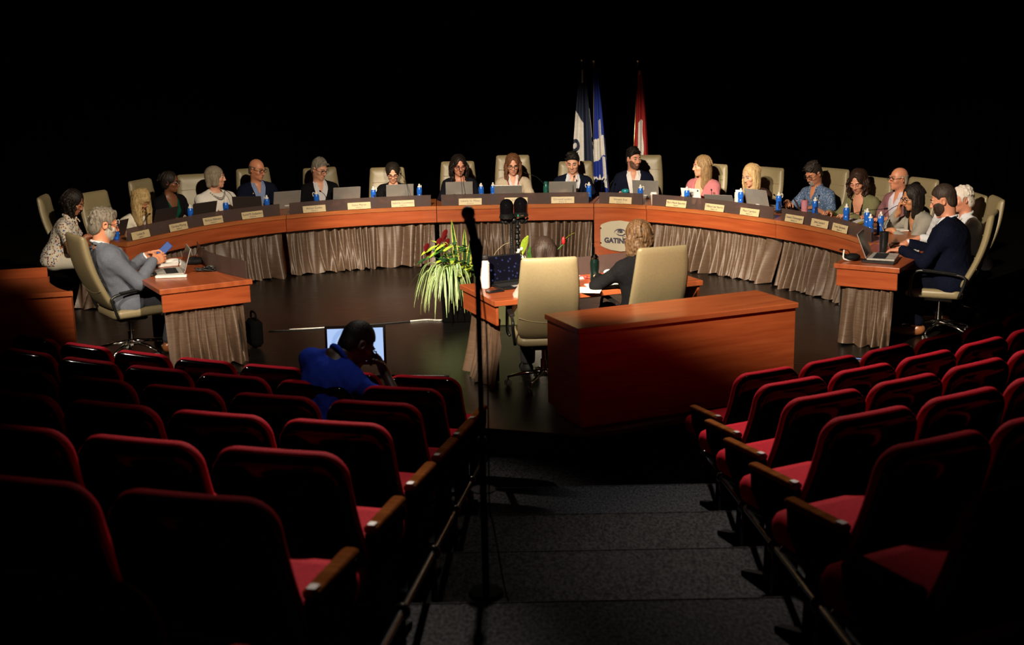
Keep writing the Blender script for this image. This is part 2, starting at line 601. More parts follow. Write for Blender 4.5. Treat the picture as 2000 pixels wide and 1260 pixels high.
def hand(f, W, d, n, side, s=1.0, curl=.5, spread=1.0, pinch=False):
    """palm and five fingers; W wrist, d finger direction, n palm normal, side +1 right hand"""
    d = nrm(d); n = nrm(np.asarray(n) - d * (np.asarray(n) @ d)); c = np.cross(d, n) * side   # c points to the thumb side
    f.cap(W - d * .01, W + d * .03 * s, .024 * s, .026 * s, .02)
    R = np.stack([c, d, n], 1)
    f.ell(W + d * .052 * s, (.040 * s, .050 * s, .0155 * s), .015, R=R)
    for i, (off, ln) in enumerate(((.029, .92), (.010, 1.0), (-.010, .94), (-.028, .76))):
        p = W + d * (.088 - .006 * abs(i - 1)) * s + c * off * s
        dd = nrm(d + c * off * 2.2 * spread)
        ang = (.25 + .12 * i) * curl
        r = .0088 * s
        f.cap(W + d * .05 * s + c * off * .9 * s, p, .010 * s, r * 1.02, .008)
        for seg, (l, da) in enumerate(((.040, curl * (.8 + .15 * i)), (.025, curl * 1.1), (.020, curl * .8))):
            ang += da if seg else 0
            q = p + (dd * math.cos(ang) + n * math.sin(ang)) * l * ln * s
            f.cap(p, q, r, r * .93, .004); p = q; r *= .93
    t0 = W + d * .025 * s + c * .026 * s
    t1 = t0 + nrm(c * .9 + d * .7 + n * .5) * .036 * s
    t2 = t1 + nrm(c * .35 + d * 1.0 + n * (.55 + .4 * curl)) * .032 * s
    t3 = t2 + nrm(c * .05 + d * 1.0 + n * (.5 + .5 * curl)) * .024 * s
    f.cap(t0, t1, .0135 * s, .011 * s, .012); f.cap(t1, t2, .0108 * s, .0098 * s, .004); f.cap(t2, t3, .0098 * s, .0086 * s, .004)


HL_Y = [-.16, -.09, -.055, -.036, -.031, .008, .013, .028, .036, .060, .092]
HL_Z = [-.085, -.080, -.066, -.040, .020, .024, -.022, -.026, .030, .056, .074]
def cap_hair(f, th=.010, line=HL_Z, th2=None, up=0.0):
    """scalp cap in the head frame, cut along a hairline: forehead, temple, sideburn, ear, nape"""
    t2 = th if th2 is None else th2
    f.ell((0, -.016, .034 + up * .5), (.074 + t2, .094 + th, .088 + th + up), .01)
    f.ell((0, -.045, -.035), (.066 + t2, .055 + t2, .06), .03)
    zl = np.asarray(line)
    f.fn(lambda X, Y, Z: (np.interp(Y, HL_Y, zl) - Z) * .7 + 0 * X, .010, 'and')


def hair_mesh(style, gd, rnd, part=0.0, ln=.30, vol=1.0, wave=.003, front=.34):
    """gd: unit gravity direction in the head frame"""
    gd = np.asarray(gd, float)
    st = .0055
    lo = np.array([-.17, -.20, -.16]); hi = np.array([.17, .17, .17])
    if style in ('long', 'longcurly', 'pony'):
        tip = gd * (ln + .06)
        lo = np.minimum(lo, lo * .6 + tip * 1.0); hi = np.maximum(hi, hi * .5 + tip)
    f = Field(axis(lo[0], hi[0], st), axis(lo[1], hi[1], st), axis(lo[2], hi[2], st))
    strand = lambda X, Y, Z: .0018 * np.sin(np.arctan2(X, Y + .02) * 34 + 3 * np.sin(Z * 40))
    if style == 'short':
        cap_hair(f, .010 * vol, HL_Z, .006, .008 * vol)
        for i in range(60):
            a = rnd.uniform(-1, 1); y = rnd.uniform(-.07, .080)
            z = .034 + (.092 + .016 * vol) * math.sqrt(max(.05, 1 - (a * .72) ** 2 - ((y + .016) / .108) ** 2 * .9))
            if y > .05: z = max(z, .082)
            p = np.array([a * .058, y, z]); d = np.array([.016 + .012 * a, .014, .004 - .012 * abs(a)])
            f.cap(p - d, p + d, .008 * vol, .004, .007)
    elif style == 'buzz':
        cap_hair(f, .006, HL_Z, .0035, .006 * vol)
    elif style == 'fringe':
        cap_hair(f, .004, HL_Z, .0035)
        f.fn(lambda X, Y, Z: np.maximum(Z - .040, Y - .034) + 0 * X, .01, 'and')
    elif style in ('wavy', 'curlyshort'):
        cap_hair(f, .012, HL_Z, .012)
        f.ell((0, -.058, -.05), (.062, .055, .055), .03)
        for i in range(70 if style == 'wavy' else 110):
            u = nrm([rnd.uniform(-1, 1), rnd.uniform(-1.2, .75), rnd.uniform(-.5, 1)])
            p = np.array([u[0] * .082, -.016 + u[1] * .104, .034 + u[2] * .096])
            if p[2] < np.interp(p[1], HL_Y, HL_Z) + .012: continue
            q = p + np.array([rnd.uniform(-.02, .02), rnd.uniform(-.02, .02), -.018])
            f.cap(p, q, rnd.uniform(.009, .015) * vol, .007, .008)
    elif style == 'bob':
        f.ell((0, -.020, .030), (.090, .108, .102), .01)
        for s in (-1, 1):
            f.cap((s * .078, -.02, .02), (s * .074, -.005, -.075), .026, .024, .04)
            f.cap((s * .072, .030, .03), (s * .076, .030, -.07), .016, .018, .03)
        f.cap((-.05, -.075, 0), (-.05, -.07, -.085), .035, .03, .04); f.cap((.05, -.075, 0), (.05, -.07, -.085), .035, .03, .04)
        f.ell((0, .115, -.032), (.058, .085, .088), .015, 'sub')
        f.ell((0, .02, -.09), (.060, .09, .12), .02, 'sub')
    else:
        up = style in ('bun',)
        th = .013 * vol
        f.ell((0, -.020, .034), (.075 + th, .098 + th, .090 + th), .01)
        f.ell((0, -.040, -.02), (.070 + th, .065 + th, .085), .03)
        for i in range(54):
            y0 = rnd.uniform(-.085, .066); s_ = rnd.choice((-1, 1)); rr = math.sqrt(max(.06, 1 - ((y0 + .02) / (.100 + th)) ** 2))
            pr = None
            for tt in np.linspace(.06, 1.75, 7):
                p = np.array([.012 * part + s_ * (.077 + th) * rr * math.sin(tt), y0 - .022 * tt, .034 + (.092 + th) * rr * math.cos(tt) - .002])
                if pr is not None: f.cap(pr, p, .0055 * vol, None, .005)
                pr = p
        f.ell((.012 * part, .112, -.030), (.061, .068, .108), .02, 'sub')
        f.ell((.014 * part, .100, .062), (.030, .048, .042), .02, 'sub')
        if not up:
            cur = style == 'longcurly'
            n = 70 if not cur else 60
            for i in range(n):
                an = PI * (front + (2 - 2 * front) * (i + .5) / n)
                x = math.sin(an) * (.078 + .006 * vol); y = -.018 + math.cos(an) * .086
                p = np.array([x, y, .02 + rnd.uniform(-.03, .04)])
                outw = np.array([math.sin(an), math.cos(an) - .25, 0])
                r = rnd.uniform(.0075, .0105) * vol * (1.1 if cur else 1)
                ph = rnd.uniform(0, 6); seg = 9 if cur else 7
                L = ln * rnd.uniform(.78, 1.05)
                for sgm in range(seg):
                    wv = .015 if cur else wave
                    q = p + gd * L / seg + outw * ((.010 if cur else .005) * vol if sgm < 3 else -.005) + np.array([math.sin(ph + sgm * 1.9), math.cos(ph + sgm * 1.7), 0]) * wv
                    f.cap(p, q, r, r * (.95 if sgm < seg - 1 else .35), (.018 if wave < .006 else .012) if not cur else .007); p = q; r *= .96 if not cur else .99
            if front > .3: f.ell((.010 * part, .120, -.045), (.058, .072, .125), .012, 'sub')
        else:
            f.ell((0, -.125, .03), (.045, .04, .042), .02)
            for i in range(30):
                an = rnd.uniform(0, 2 * PI); rr = rnd.uniform(.02, .04)
                c = np.array([math.cos(an) * rr, -.125, .03 + math.sin(an) * rr])
                f.cap(c, c + np.array([rnd.uniform(-.03, .03), -.02, rnd.uniform(-.03, .03)]), .010, .008, .008)
    f.fn(lambda X, Y, Z: np.minimum(f.d, .05) + strand(X, Y, Z), .0001, 'and') if style in ('bob', 'long', 'short', 'bun') else None
    return f.mesh('hair')


def glasses_obj(parent, mat, round_=False):
    b = MB()
    for s in (-1, 1):
        pts = []
        for k in range(17):
            a = 2 * PI * k / 16
            e = 2.0 if round_ else 3.2
            ca, sa = math.cos(a), math.sin(a)
            x = math.copysign(abs(ca) ** (2 / e), ca) * (.022 if round_ else .026); z = math.copysign(abs(sa) ** (2 / e), sa) * (.021 if round_ else .017)
            pts.append((s * .032 + x, .103 - .35 * abs(s * .032 + x) ** 1.5, .006 + z))
        b.tube(pts, .0024, 6, cap=False)
        b.tube([(s * .057, .099, .012), (s * .076, .07, .013), (s * .083, .0, .012), (s * .082, -.02, -.002)], .0022, 6)
    b.tube([(-.008, .104, .010), (0, .107, .012), (.008, .104, .010)], .0022, 6)
    return b.obj('glasses', mat, parent)


SKIN_F = (.56, .30, .20); SKIN_P = (.62, .36, .26); SKIN_D = (.16, .070, .036); SKIN_T = (.40, .20, .12)
EYEW = flat((.34, .30, .27), .3); IRIS = flat((.03, .02, .015), .2); LIP_F = flat((.45, .12, .10), .4); LIP_M = flat((.42, .17, .13), .5)
BROWS = {}


def person(label, head, face, yaw=0, pitch=8, roll=0, fem=False, k=1.0, skin=SKIN_F, hair=None, top=None, pants=(.012, .012, .014),
           hands=None, glasses=None, beard=None, legs=True, belly=0, detail=False, seed=1, shoes=None, knees=None, ankles=None, sw=1.0, hoff=None, hx=0.0, extras=None, poles=None, hip_z=.53, z_base=0.0, group=None, sc=None, neck=None, tilt=0.0):
    rnd = random.Random(seed)
    sc = sc or (1.05 if fem else 1.11)
    f2 = Vector(face).normalized()
    Z = (head[2] - z_base) / sc
    hip_z /= sc
    Nz = Z - .168
    if hoff is None:
        dz = (Nz - hip_z) * sc
        off = min(max(math.sqrt(max(0, .25 - dz * dz)), .06), .28) + .035
    else:
        off = hoff
    off /= sc; hx /= sc
    rt = Vector((f2.y, -f2.x))
    hip = Vector(head[:2]) - f2 * off * sc - rt * hx * sc
    H = np.array([0, 0, hip_z]); C = np.array([hx, off, Z])
    yw, pt, rl = (math.radians(v) for v in (yaw, pitch, roll))
    Rm = Matrix.Rotation(yw, 3, 'Z') @ Matrix.Rotation(-pt, 3, 'X') @ Matrix.Rotation(rl, 3, 'Y')
    R = np.array(Rm)
    N = np.array([hx * .85, off - .040 - .03 * math.sin(pt), Nz])
    kx = .92 if fem else 1.0
    if neck is not None: N = np.array(neck, float) / sc
    a = nrm(N - H)
    xs_ = np.array([1., 0, 0]) * math.cos(tilt) - a * math.sin(tilt)
    sh = [N - a * .08 + xs_ * (s * .165 * kx * sw) for s in (-1, 1)]      # left, right
    hands = hands or [None, None]
    W = []; E = []; dirs = []; nrms = []; curls = []
    for i, s in enumerate((-1, 1)):
        hd = dict(hands[i]) if hands[i] is not None else dict(p=(s * .17, off * sc + .27, .80))
        hd['p'] = np.array(hd['p'], float) / sc
        pole = (poles[i] if poles else None) or (s * .6, -.25, -.9)
        e, wpt = ik(sh[i], hd['p'], .285 * kx, .25 * kx, pole)
        E.append(e); W.append(wpt)
        dirs.append(nrm(hd.get('d', (wpt - e) * np.array([1, 1, .35]))))
        nrms.append(np.array(hd.get('n', (0, 0, -1)), float)); curls.append(hd.get('curl', .45))
    kn = knees or [(-.10, .43, hip_z - .02), (.10, .43, hip_z - .02)]
    an = ankles or [(-.10, .45, .105 / sc), (.10, .45, .105 / sc)]
    kn = [np.array(p, float) / (sc if knees else 1) for p in kn]; an = [np.array(p, float) / (sc if ankles else 1) for p in an]
    pts = [C, N, H] + sh + E + W + kn + an
    lo = np.min(pts, 0) - np.array([.22, .22, .16]); hi = np.max(pts, 0) + np.array([.22, .26, .17])
    # body ----------------------------------------------------------
    fs = .0042 if detail else .0055
    f = Field(axis(lo[0], hi[0], .011, (C[0] - .105, C[0] + .105, fs)) if not detail else axis(lo[0], hi[0], .0065, (C[0] - .105, C[0] + .105, fs)),
              axis(lo[1], hi[1], .011 if not detail else .0065, (C[1] - .12, C[1] + .13, fs)),
              axis(lo[2], hi[2], .011 if not detail else .0065, (C[2] - .15, C[2] + .14, fs)))
    torso(f, H, N, k, -.004, fem, belly, sw=sw, tilt=tilt)
    for i in (0, 1):
        f.cap(sh[i], E[i], .046 * kx, .037 * kx, .03); f.cap(E[i], W[i], .037 * kx, .024 * kx, .015)
        hand(f, W[i], dirs[i], nrms[i], (-1, 1)[i], .94 if fem else 1.05, curls[i])
        s = (-1, 1)[i]
        if legs:
            f.cap(H + np.array([s * .085, .02, -.01]), kn[i], .078, .052, .04); f.cap(kn[i], an[i], .052, .036, .03)
            f.cap(an[i] + np.array([0, -.03, -.05]), an[i] + np.array([s * .02, .15, -.07]), .036, .028, .02)
    head_prims(f, C, R, fem, 1.0 if k < 1.15 else 1.1)
    f.cap(N - a * .03, C + R @ np.array([0, -.030, -.055]), .058 if not fem else .050, .055 if not fem else .047, .03)
    body = link('person', f.mesh('body'), skinm(skin))
    body.scale = (sc, sc, sc); body.location = (hip.x, hip.y, z_base); body.rotation_euler = (0, 0, hz(f2.x, f2.y))
    tag(body, label, 'person', group)
    HM = Matrix.Translation(C) @ Rm.to_4x4()

    def hp(o):
        o.parent = body; o.matrix_local = HM; return o
    # face ----------------------------------------------------------
    if pitch < 24:
        for s in (-1, 1):
            b = MB(); b.ball((s * .031, .0785, .0085), .0128, 10, 0); b.ball((s * .031, .0850, .0080 - .002 * (pitch > 12)), .0068, 8, 1)
            hp(b.obj('eye', [EYEW, IRIS]))
    b = MB()
    for s in (-1, 1):
        b.tube([(s * .031 - .016, .0905, .0065), (s * .031, .0925, .013 if pitch < 24 else .002), (s * .031 + .016, .0885, .0065)], .0016, 5)
    hp(b.obj('eyelashes', flat((.01, .007, .006))))
    bc = (hair[1] if hair and len(hair) > 1 else (.03, .02, .015))
    bc = tuple(c * .6 for c in bc)
    b = MB()
    for s in (-1, 1):
        b.tube([(s * .048, .078, .028), (s * .034, .0895, .033), (s * .014, .094, .029)], [.0025, .0042, .003], 6)
    hp(b.obj('eyebrows', flat(bc, .8)))
    b = MB(); b.ball((0, .0865, -.0565), .01, 10, 0, (2.1, .85, .42)); b.ball((0, .0855, -.0665), .01, 10, 0, (1.8, .85, .55))
    hp(b.obj('lips', LIP_F if fem else LIP_M))
    if glasses is not None:
        hp(glasses_obj(None, flat(glasses, .3), round_=fem))
    gd = Rm.transposed() @ Vector((0, 0, -1))
    if hair:
        hm_ = hair_mesh(hair[0], gd, rnd, **(hair[3] if len(hair) > 3 else {}))
        hm_.transform(Rm.to_4x4()); hm_.update()
        h = link('hair', hm_, hairm(hair[1], hair[2]))
        h.parent = body; h.matrix_local = Matrix.Translation(C)
    if beard:
        fb = Field(axis(-.10, .10, .0042), axis(-.05, .13, .0042), axis(-.15, .06, .0042))
        t = beard[2] if len(beard) > 2 else .004
        head_prims(fb, (0, 0, 0), np.eye(3), False, 1.0 if k < 1.15 else 1.1)
        fb.d -= t + .0012
        fb.fn(lambda X, Y, Z: np.abs(X) - (.0665 if k < 1.15 else .070) + 0 * Y + 0 * Z, .006, 'and')
        gt = beard[3] if len(beard) > 3 else False
        if gt:
            fb.fn(lambda X, Y, Z: np.maximum(np.abs(X) - .030, -Z - .2) + 0 * Y, .01, 'and')
        fb.fn(lambda X, Y, Z: Z - (-.045 + 1.25 * np.clip(np.abs(X) - .032, 0, .2) - .10 * np.clip(.03 - Y, 0, .2)) + 0 * Y, .01, 'and')
        fb.ell((0, .10, -.0625), (.023, .03, .0105), .004, 'sub')
        fb.ell((0, .105, -.030), (.018, .03, .016), .004, 'sub')
        fb.fn(lambda X, Y, Z: (-.006 - Y) + 0 * X + 0 * Z, .01, 'and')
        hp(link('beard', fb.mesh('beard'), hairm(beard[0], beard[1])))
    # clothes ---------------------------------------------------------
    top = dict(dict(kind='top', col=(.6, .6, .6)), **(top or {}))
    lo2 = np.min([N, H] + sh + E + W, 0) - np.array([.2, .2, .2]); hi2 = np.max([N, H] + sh + E + W, 0) + np.array([.2, .2, .16])
    gs = .008 if detail else .0105
    mk = lambda: Field(axis(lo2[0], hi2[0], gs), axis(lo2[1], hi2[1], gs), axis(lo2[2], hi2[2], gs))

    def folds(f, amp):
        f.fn(lambda X, Y, Z: f.d + amp * np.sin(X * 60 + 22 * Z + 2 * np.sin(Y * 30)) * np.sin(Y * 45 - 30 * Z + seed), .0001, 'and') if amp else None
        f.d[...] = f.d + (amp * (np.sin(f.g[0] * 70 + seed)[:, None, None] * np.sin(f.g[1] * 48)[None, :, None] * np.sin(f.g[2] * 62 + 1)[None, None, :]) if amp else 0)

    def collar(f, rr=.060, r=.011, pts_=True):
        pr = None
        for kk in range(15):
            an_ = math.radians(35 + 290 * kk / 14)
            p = N + np.array([math.sin(an_) * rr, math.cos(an_) * rr * .95 - .005, .018 + .028 * (1 - math.cos(an_)) / 2])
            if pr is not None: f.cap(pr, p, r, None, .006)
            if pts_ and kk in (0, 14):
                q = N + np.array([math.copysign(.060, p[0]), .085, -.040]); f.cap(p, q, r, r * .7, .01)
            pr = p

    def wedge(f, L, fw, w0, w1, tb, neck=.063):
        def g(X, Y, Z):
            y = Y - H[1]; z = Z - H[2]; x = X - H[0] - N[0] * np.clip((y * a[1] + z * a[2]) / L, 0, 1.1)
            t = (y * a[1] + z * a[2]) / L; fo = y * fw[1] + z * fw[2]
            wd = w0 + (w1 - w0) * np.clip((t - tb) / (1 - tb), 0, 1.1)
            return np.maximum(np.maximum(np.abs(x) - wd, .015 - fo), (tb - t) * L)
        f.fn(g, .008, 'sub')
        if neck: f.cap(N - a * .012, N + a * .2, neck, None, .008, 'sub')

    def arms(f, inf, frac=1.0):
        for i in (0, 1):
            if frac >= 1:
                f.cap(sh[i], E[i], .048 * kx + inf, .040 * kx + inf, .035); f.cap(E[i], W[i] - nrm(W[i] - E[i]) * .012, .040 * kx + inf, .029 * kx + inf * .9, .02)
            else:
                f.cap(sh[i], sh[i] + (E[i] - sh[i]) * frac, .048 * kx + inf, .050 * kx + inf, .035)
    col = cloth(top['col'], top.get('var', .12), top.get('rough', .8), top.get('scale', 90)) if 'mat' not in top else top['mat']
    if top['kind'] == 'jacket':
        f = mk(); L, aa, fw = torso(f, H, N, k, .010, fem, belly, sw=sw)
        if top.get('scoop'): wedge(f, L, fw, .03, .085, top['scoop'], .056)
        else:
            collar(f)
            if top.get('open', True): wedge(f, L, fw, .004, .03, .80, 0)
        for i in (0, 1) if not top.get('scoop') else ():
            u = nrm(W[i] - E[i]); f.cap(W[i] - u * .05, W[i] + u * .004, .034 * kx, .033 * kx, .01)
        for m in [link('shirt', f.mesh('shirt'), cloth(top.get('shirt', (.7, .7, .7)), .08) if 'shirt_mat' not in top else top['shirt_mat'])]:
            m.parent = body
        f = mk(); L, aa, fw = torso(f, H, N, k, .024, fem, belly, .012, sw); arms(f, .016)
        f.ell(H + np.array([0, .0, -.03]), (.19 * k, .16, .10), .05)

        def surf(x, t):
            p = H + a * (t * L)
            for s_ in np.arange(.19 + .05 * (k > 1.2), 0, -.004):
                q = p + fw * s_ + np.array([x, 0, 0])
                ii = [min(np.searchsorted(f.g[m], q[m]), len(f.g[m]) - 1) for m in range(3)]
                if f.d[tuple(ii)] < 0: return q
            return p
        tb = top.get('tb', .38)
        lp = []
        for s in (-1, 1):
            lp.append([surf(s * .022, tb + .02), surf(s * .062, tb + .26), surf(s * .100, tb + .45), N + np.array([s * .088, .035, .0]), N + np.array([s * .055, -.055, .035])])
        folds(f, .0022)
        wedge(f, L, fw, top.get('w0', .012), top.get('w1', .085), tb)
        for ch in lp:
            for j in range(4): f.cap(ch[j], ch[j + 1], (.010, .020, .019, .013)[j], (.020, .019, .013, .012)[j], .006)
        f.cap(lp[0][4], lp[1][4], .012, None, .01)
        link('jacket', f.mesh('jacket'), col).parent = body
    else:
        f = mk(); L, aa, fw = torso(f, H, N, k, .014, fem, belly, .002, sw, tilt)
        fr = top.get('sleeve', 1.0)
        arms(f, .014, fr)
        f.ell(H + np.array([0, 0, -.02]), (.185 * k, .14, .09), .05)
        folds(f, .003)
        f.fn(lambda X, Y, Z: H[2] - .055 - Z + 0 * X + 0 * Y, .01, 'and')
        if top.get('collar'): collar(f, .064, .012); wedge(f, L, fw, .004, .034, .80, .052)
        elif top.get('scoop'): wedge(f, L, fw, .03, .085, top['scoop'], .056)
        else: f.cap(N + a * .01, N + a * .2, top.get('neck', .064), None, .008, 'sub')
        if fr < 1:
            for i in (0, 1):
                u = nrm(E[i] - sh[i]); c = sh[i] + (E[i] - sh[i]) * fr
                f.fn(lambda X, Y, Z: np.maximum(-((X - c[0]) * u[0] + (Y - c[1]) * u[1] + (Z - c[2]) * u[2]), np.sqrt((X - c[0]) ** 2 + (Y - c[1]) ** 2 + (Z - c[2]) ** 2) - .11), .006, 'sub')
        link('top', f.mesh('top'), col).parent = body
    if legs:
        lo3 = np.min([H] + kn + an, 0) - .2; hi3 = np.max([H] + kn + an, 0) + .2
        f = Field(*[axis(lo3[m], hi3[m], .013 if not detail else .009) for m in range(3)])
        f.ell(H + np.array([0, 0, -.005]), (.185 * k, .135, .12), .05)
        for i, s in enumerate((-1, 1)):
            f.cap(H + np.array([s * .085, .02, -.01]), kn[i], .094, .072, .03); f.cap(kn[i], an[i] + np.array([0, -.01, .02]), .070, .060, .03)
            f.fn(lambda X, Y, Z: np.maximum(Z - (an[i][2] - .005), np.maximum(np.abs(X - an[i][0]) - .09, np.abs(Y - an[i][1]) - .2)), .006, 'sub')
        link('trousers', f.mesh('trousers'), cloth(pants, .1)).parent = body
        shoes = BLACKM if shoes is None else shoes
        if True:
            for i, s in enumerate((-1, 1)):
                A = an[i]
                f = Field(axis(A[0] - .1, A[0] + .14, .007), axis(A[1] - .14, A[1] + .26, .007), axis(A[2] - .16, A[2] + .06, .007))
                f.ell(A + np.array([0, -.02, -.045]), (.043, .060, .05), .03); f.ell(A + np.array([s * .012, .10, -.068]), (.048, .105, .038), .04)
                f.fn(lambda X, Y, Z: A[2] - .105 - Z + 0 * X + 0 * Y, .006, 'and')
                o = link('shoe', f.mesh('shoe'), shoes); o.parent = body
    if extras: extras(body, dict(N=N, H=H, a=a, W=W, E=E, C=C, sh=sh, HM=HM))
    return body

# ------------------------------------------------------------------ the setting
STAGE_EDGE = [(-9.5, 11.6), (-4.5, 9.95), (-2.2, 9.42), (-.2, 9.19), (.60, 8.95), (1.5, 9.36), (3.2, 10.1), (9.5, 12.6)]
b = MB()
n = len(STAGE_EDGE)
V = [(x, y, 0) for x, y in STAGE_EDGE] + [(x, 20.3, 0) for x, y in STAGE_EDGE] + [(x, y, -.25) for x, y in STAGE_EDGE]
b.add(V, [(i, i + 1, n + i + 1, n + i) for i in range(n - 1)] + [(2 * n + i, 2 * n + i + 1, i + 1, i) for i in range(n - 1)], 0, False)
tag(b.obj('floor_stage', STAGE), 'glossy black stage floor', 'floor', kind='structure')
b = MB(); b.tube([(x, y, -.004) for x, y in STAGE_EDGE], .009, 6)
tag(b.obj('trim_1', principled('stage_nosing', (.05, .045, .04), .35)), 'dark nosing along the stage edge', 'trim', kind='structure')
# carpeted tiers of the house: tier n spans y 8.9-n down to 7.9-n
b = MB()
for k in range(0, 9):
    z = -.2 + .2 * k; y1 = 8.9 - k; y0 = 7.9 - k
    if k == 0: y1 = 13.0
    b.add([(-9.5, y0, z), (9.5, y0, z), (9.5, y1, z), (-9.5, y1, z)], [(0, 1, 2, 3)], 0, False)
    if k:
        b.add([(-9.5, y1, z - .2), (9.5, y1, z - .2), (9.5, y1, z), (-9.5, y1, z)], [(1, 0, 3, 2)], 0, False)
        b.tube([(-9.5, y1 + .002, z - .004), (9.5, y1 + .002, z - .004)], .008, 6)
tag(b.obj('floor', CARPET), 'charcoal carpet on the stepped house floor', 'floor', kind='structure')


def drape(name, x0, x1, y, label, axis_='x', fold=.07, per=.32):
    b = MB(); rnd = random.Random(5)
    nx = int(abs(x1 - x0) / .045); P = []
    ph = 0; phs = []
    for j in range(nx + 1):
        ph += 2 * PI * .045 / (per * (1 + .5 * math.sin(j * .11) * math.sin(j * .037)))
        phs.append(ph)
    for z in (0.005, 1.5, 3, 4.5, 6, 7.6):
        row = []
        for j in range(nx + 1):
            x = x0 + (x1 - x0) * j / nx
            d = fold * math.sin(phs[j]) * (1 - .04 * z)
            row.append((x, y + d, z) if axis_ == 'x' else (y + d, x, z))
        P.append(row)
    b.grid(P)
    return tag(b.obj(name, VELVET), label, 'curtain', kind='structure')


drape('wall_back', -9.4, 9.4, 20.0, 'black velour curtain behind the flags')
drape('wall_left', 13, 20, -8.4, 'black velour curtain at stage left side', 'y')
drape('wall_right', 13, 20, 8.4, 'black velour curtain at stage right side', 'y')
b = MB(); b.box((0, 9.5, 7.85), (19, 22, .1)); tag(b.obj('ceiling', BLACKM), 'black ceiling', 'ceiling', kind='structure')
b = MB(); b.box((-9.55, 7, 3.4), (.1, 15, 8.8)); tag(b.obj('wall_house_left', BLACKM), 'black house wall', 'wall', kind='structure')
b = MB(); b.box((9.55, 7, 3.4), (.1, 15, 8.8)); tag(b.obj('wall_house_right', BLACKM), 'black house wall', 'wall', kind='structure')

# ------------------------------------------------------------------ horseshoe table
CP = [(-4.12, 13.6), (-3.92, 14.05), (-3.58, 14.68), (-3.2, 15.15), (-2.78, 15.5), (-2.28, 15.77), (-1.8, 15.95), (-1.25, 16.07), (-.92, 16.11), (0.06, 16.13), (1.05, 16.09), (1.69, 15.83), (2.28, 15.33), (2.74, 14.77), (3.04, 14.33), (3.33, 13.8), (3.5, 13.32), (3.57, 12.98), (3.6, 12.68)]
DC = crvpts(CP, 12)
DS = np.concatenate([[0], np.cumsum(np.linalg.norm(np.diff(DC, axis=0), axis=1))])
DL = DS[-1]


def dpt(s):
    return np.array([np.interp(s, DS, DC[:, 0]), np.interp(s, DS, DC[:, 1])])


def dfr(s, d=0.0, w=.12):
    """point d metres behind the inner edge at arc length s, and the outward normal"""
    s0, s1 = max(s - w, 0), min(s + w, DL)
    t = dpt(s1) - dpt(s0); t /= np.linalg.norm(t)
    nn = np.array([-t[1], t[0]])
    return dpt(s) + nn * d, nn


def ribbon(path, z0, z1, th, name, mat, parent, bev=.004):
    """vertical strip of thickness th following path [(x,y,nx,ny)] (n points away from the viewer side)"""
    b = MB(); rows = []
    prof = [(0, z0 + bev), (bev, z0), (th - bev, z0), (th, z0 + bev), (th, z1 - bev), (th - bev, z1), (bev, z1), (0, z1 - bev)]
    P = [[(x + nx * d, y + ny * d, z) for d, z in prof] for x, y, nx, ny in path]
    b.grid([list(r) for r in P], 0, True, False)
    m = len(prof)
    b.add(P[0], [tuple(range(m))], 0, False); b.add(P[-1], [tuple(range(m - 1, -1, -1))], 0, False)
    return b.obj(name, mat, parent)


def skirt(path, z0, z1, parent, seed=1, flare=.10, mat=None):
    """pleated cloth along a dense path [(x,y,nx,ny)]; normals point to the hidden side"""
    rnd = random.Random(seed); b = MB()
    n = len(path); ph = [0.0]; amp = []
    cur = 0
    for i in range(n):
        d = 0 if i == 0 else math.hypot(path[i][0] - path[i - 1][0], path[i][1] - path[i - 1][1])
        cur += d * 2 * PI / .120 * (1 + .45 * math.sin(i * .071 + seed) + .3 * math.sin(i * .023))
        ph.append(cur)
    rows = []
    NZ = 18
    for r in range(NZ + 1):
        t = r / NZ      # 0 top, 1 bottom
        z = z1 + (z0 - z1) * t
        row = []
        for i in range(n):
            x, y, nx, ny = path[i]
            p = ph[i + 1]
            fine = .007 * math.sin(p * 2.1 + 1.3 * math.sin(p * .3)) * (1 - t) ** 1.2
            a = (.030 + .095 * t ** .7) * (.75 + .35 * math.sin(p * .19 + seed) + .2 * math.sin(p * .083 + 2 * seed))
            w1 = p * .5 + .8 * math.sin(t * 2.0 + p * .05) + .5 * math.sin(p * .11)
            big = a * (abs(math.sin(w1)) ** .55 - .5) + .3 * a * math.sin(p * .93 + 2 * t + seed)
            d = .02 + fine - big - flare * t ** 1.6
            zz = z + (.012 * math.sin(p * .5 + 1) if r == NZ else 0)
            row.append((x + nx * d, y + ny * d, zz))
        rows.append(row)
    b.grid(rows)
    o = b.obj('skirt', mat or SKIRT, parent)
    return o


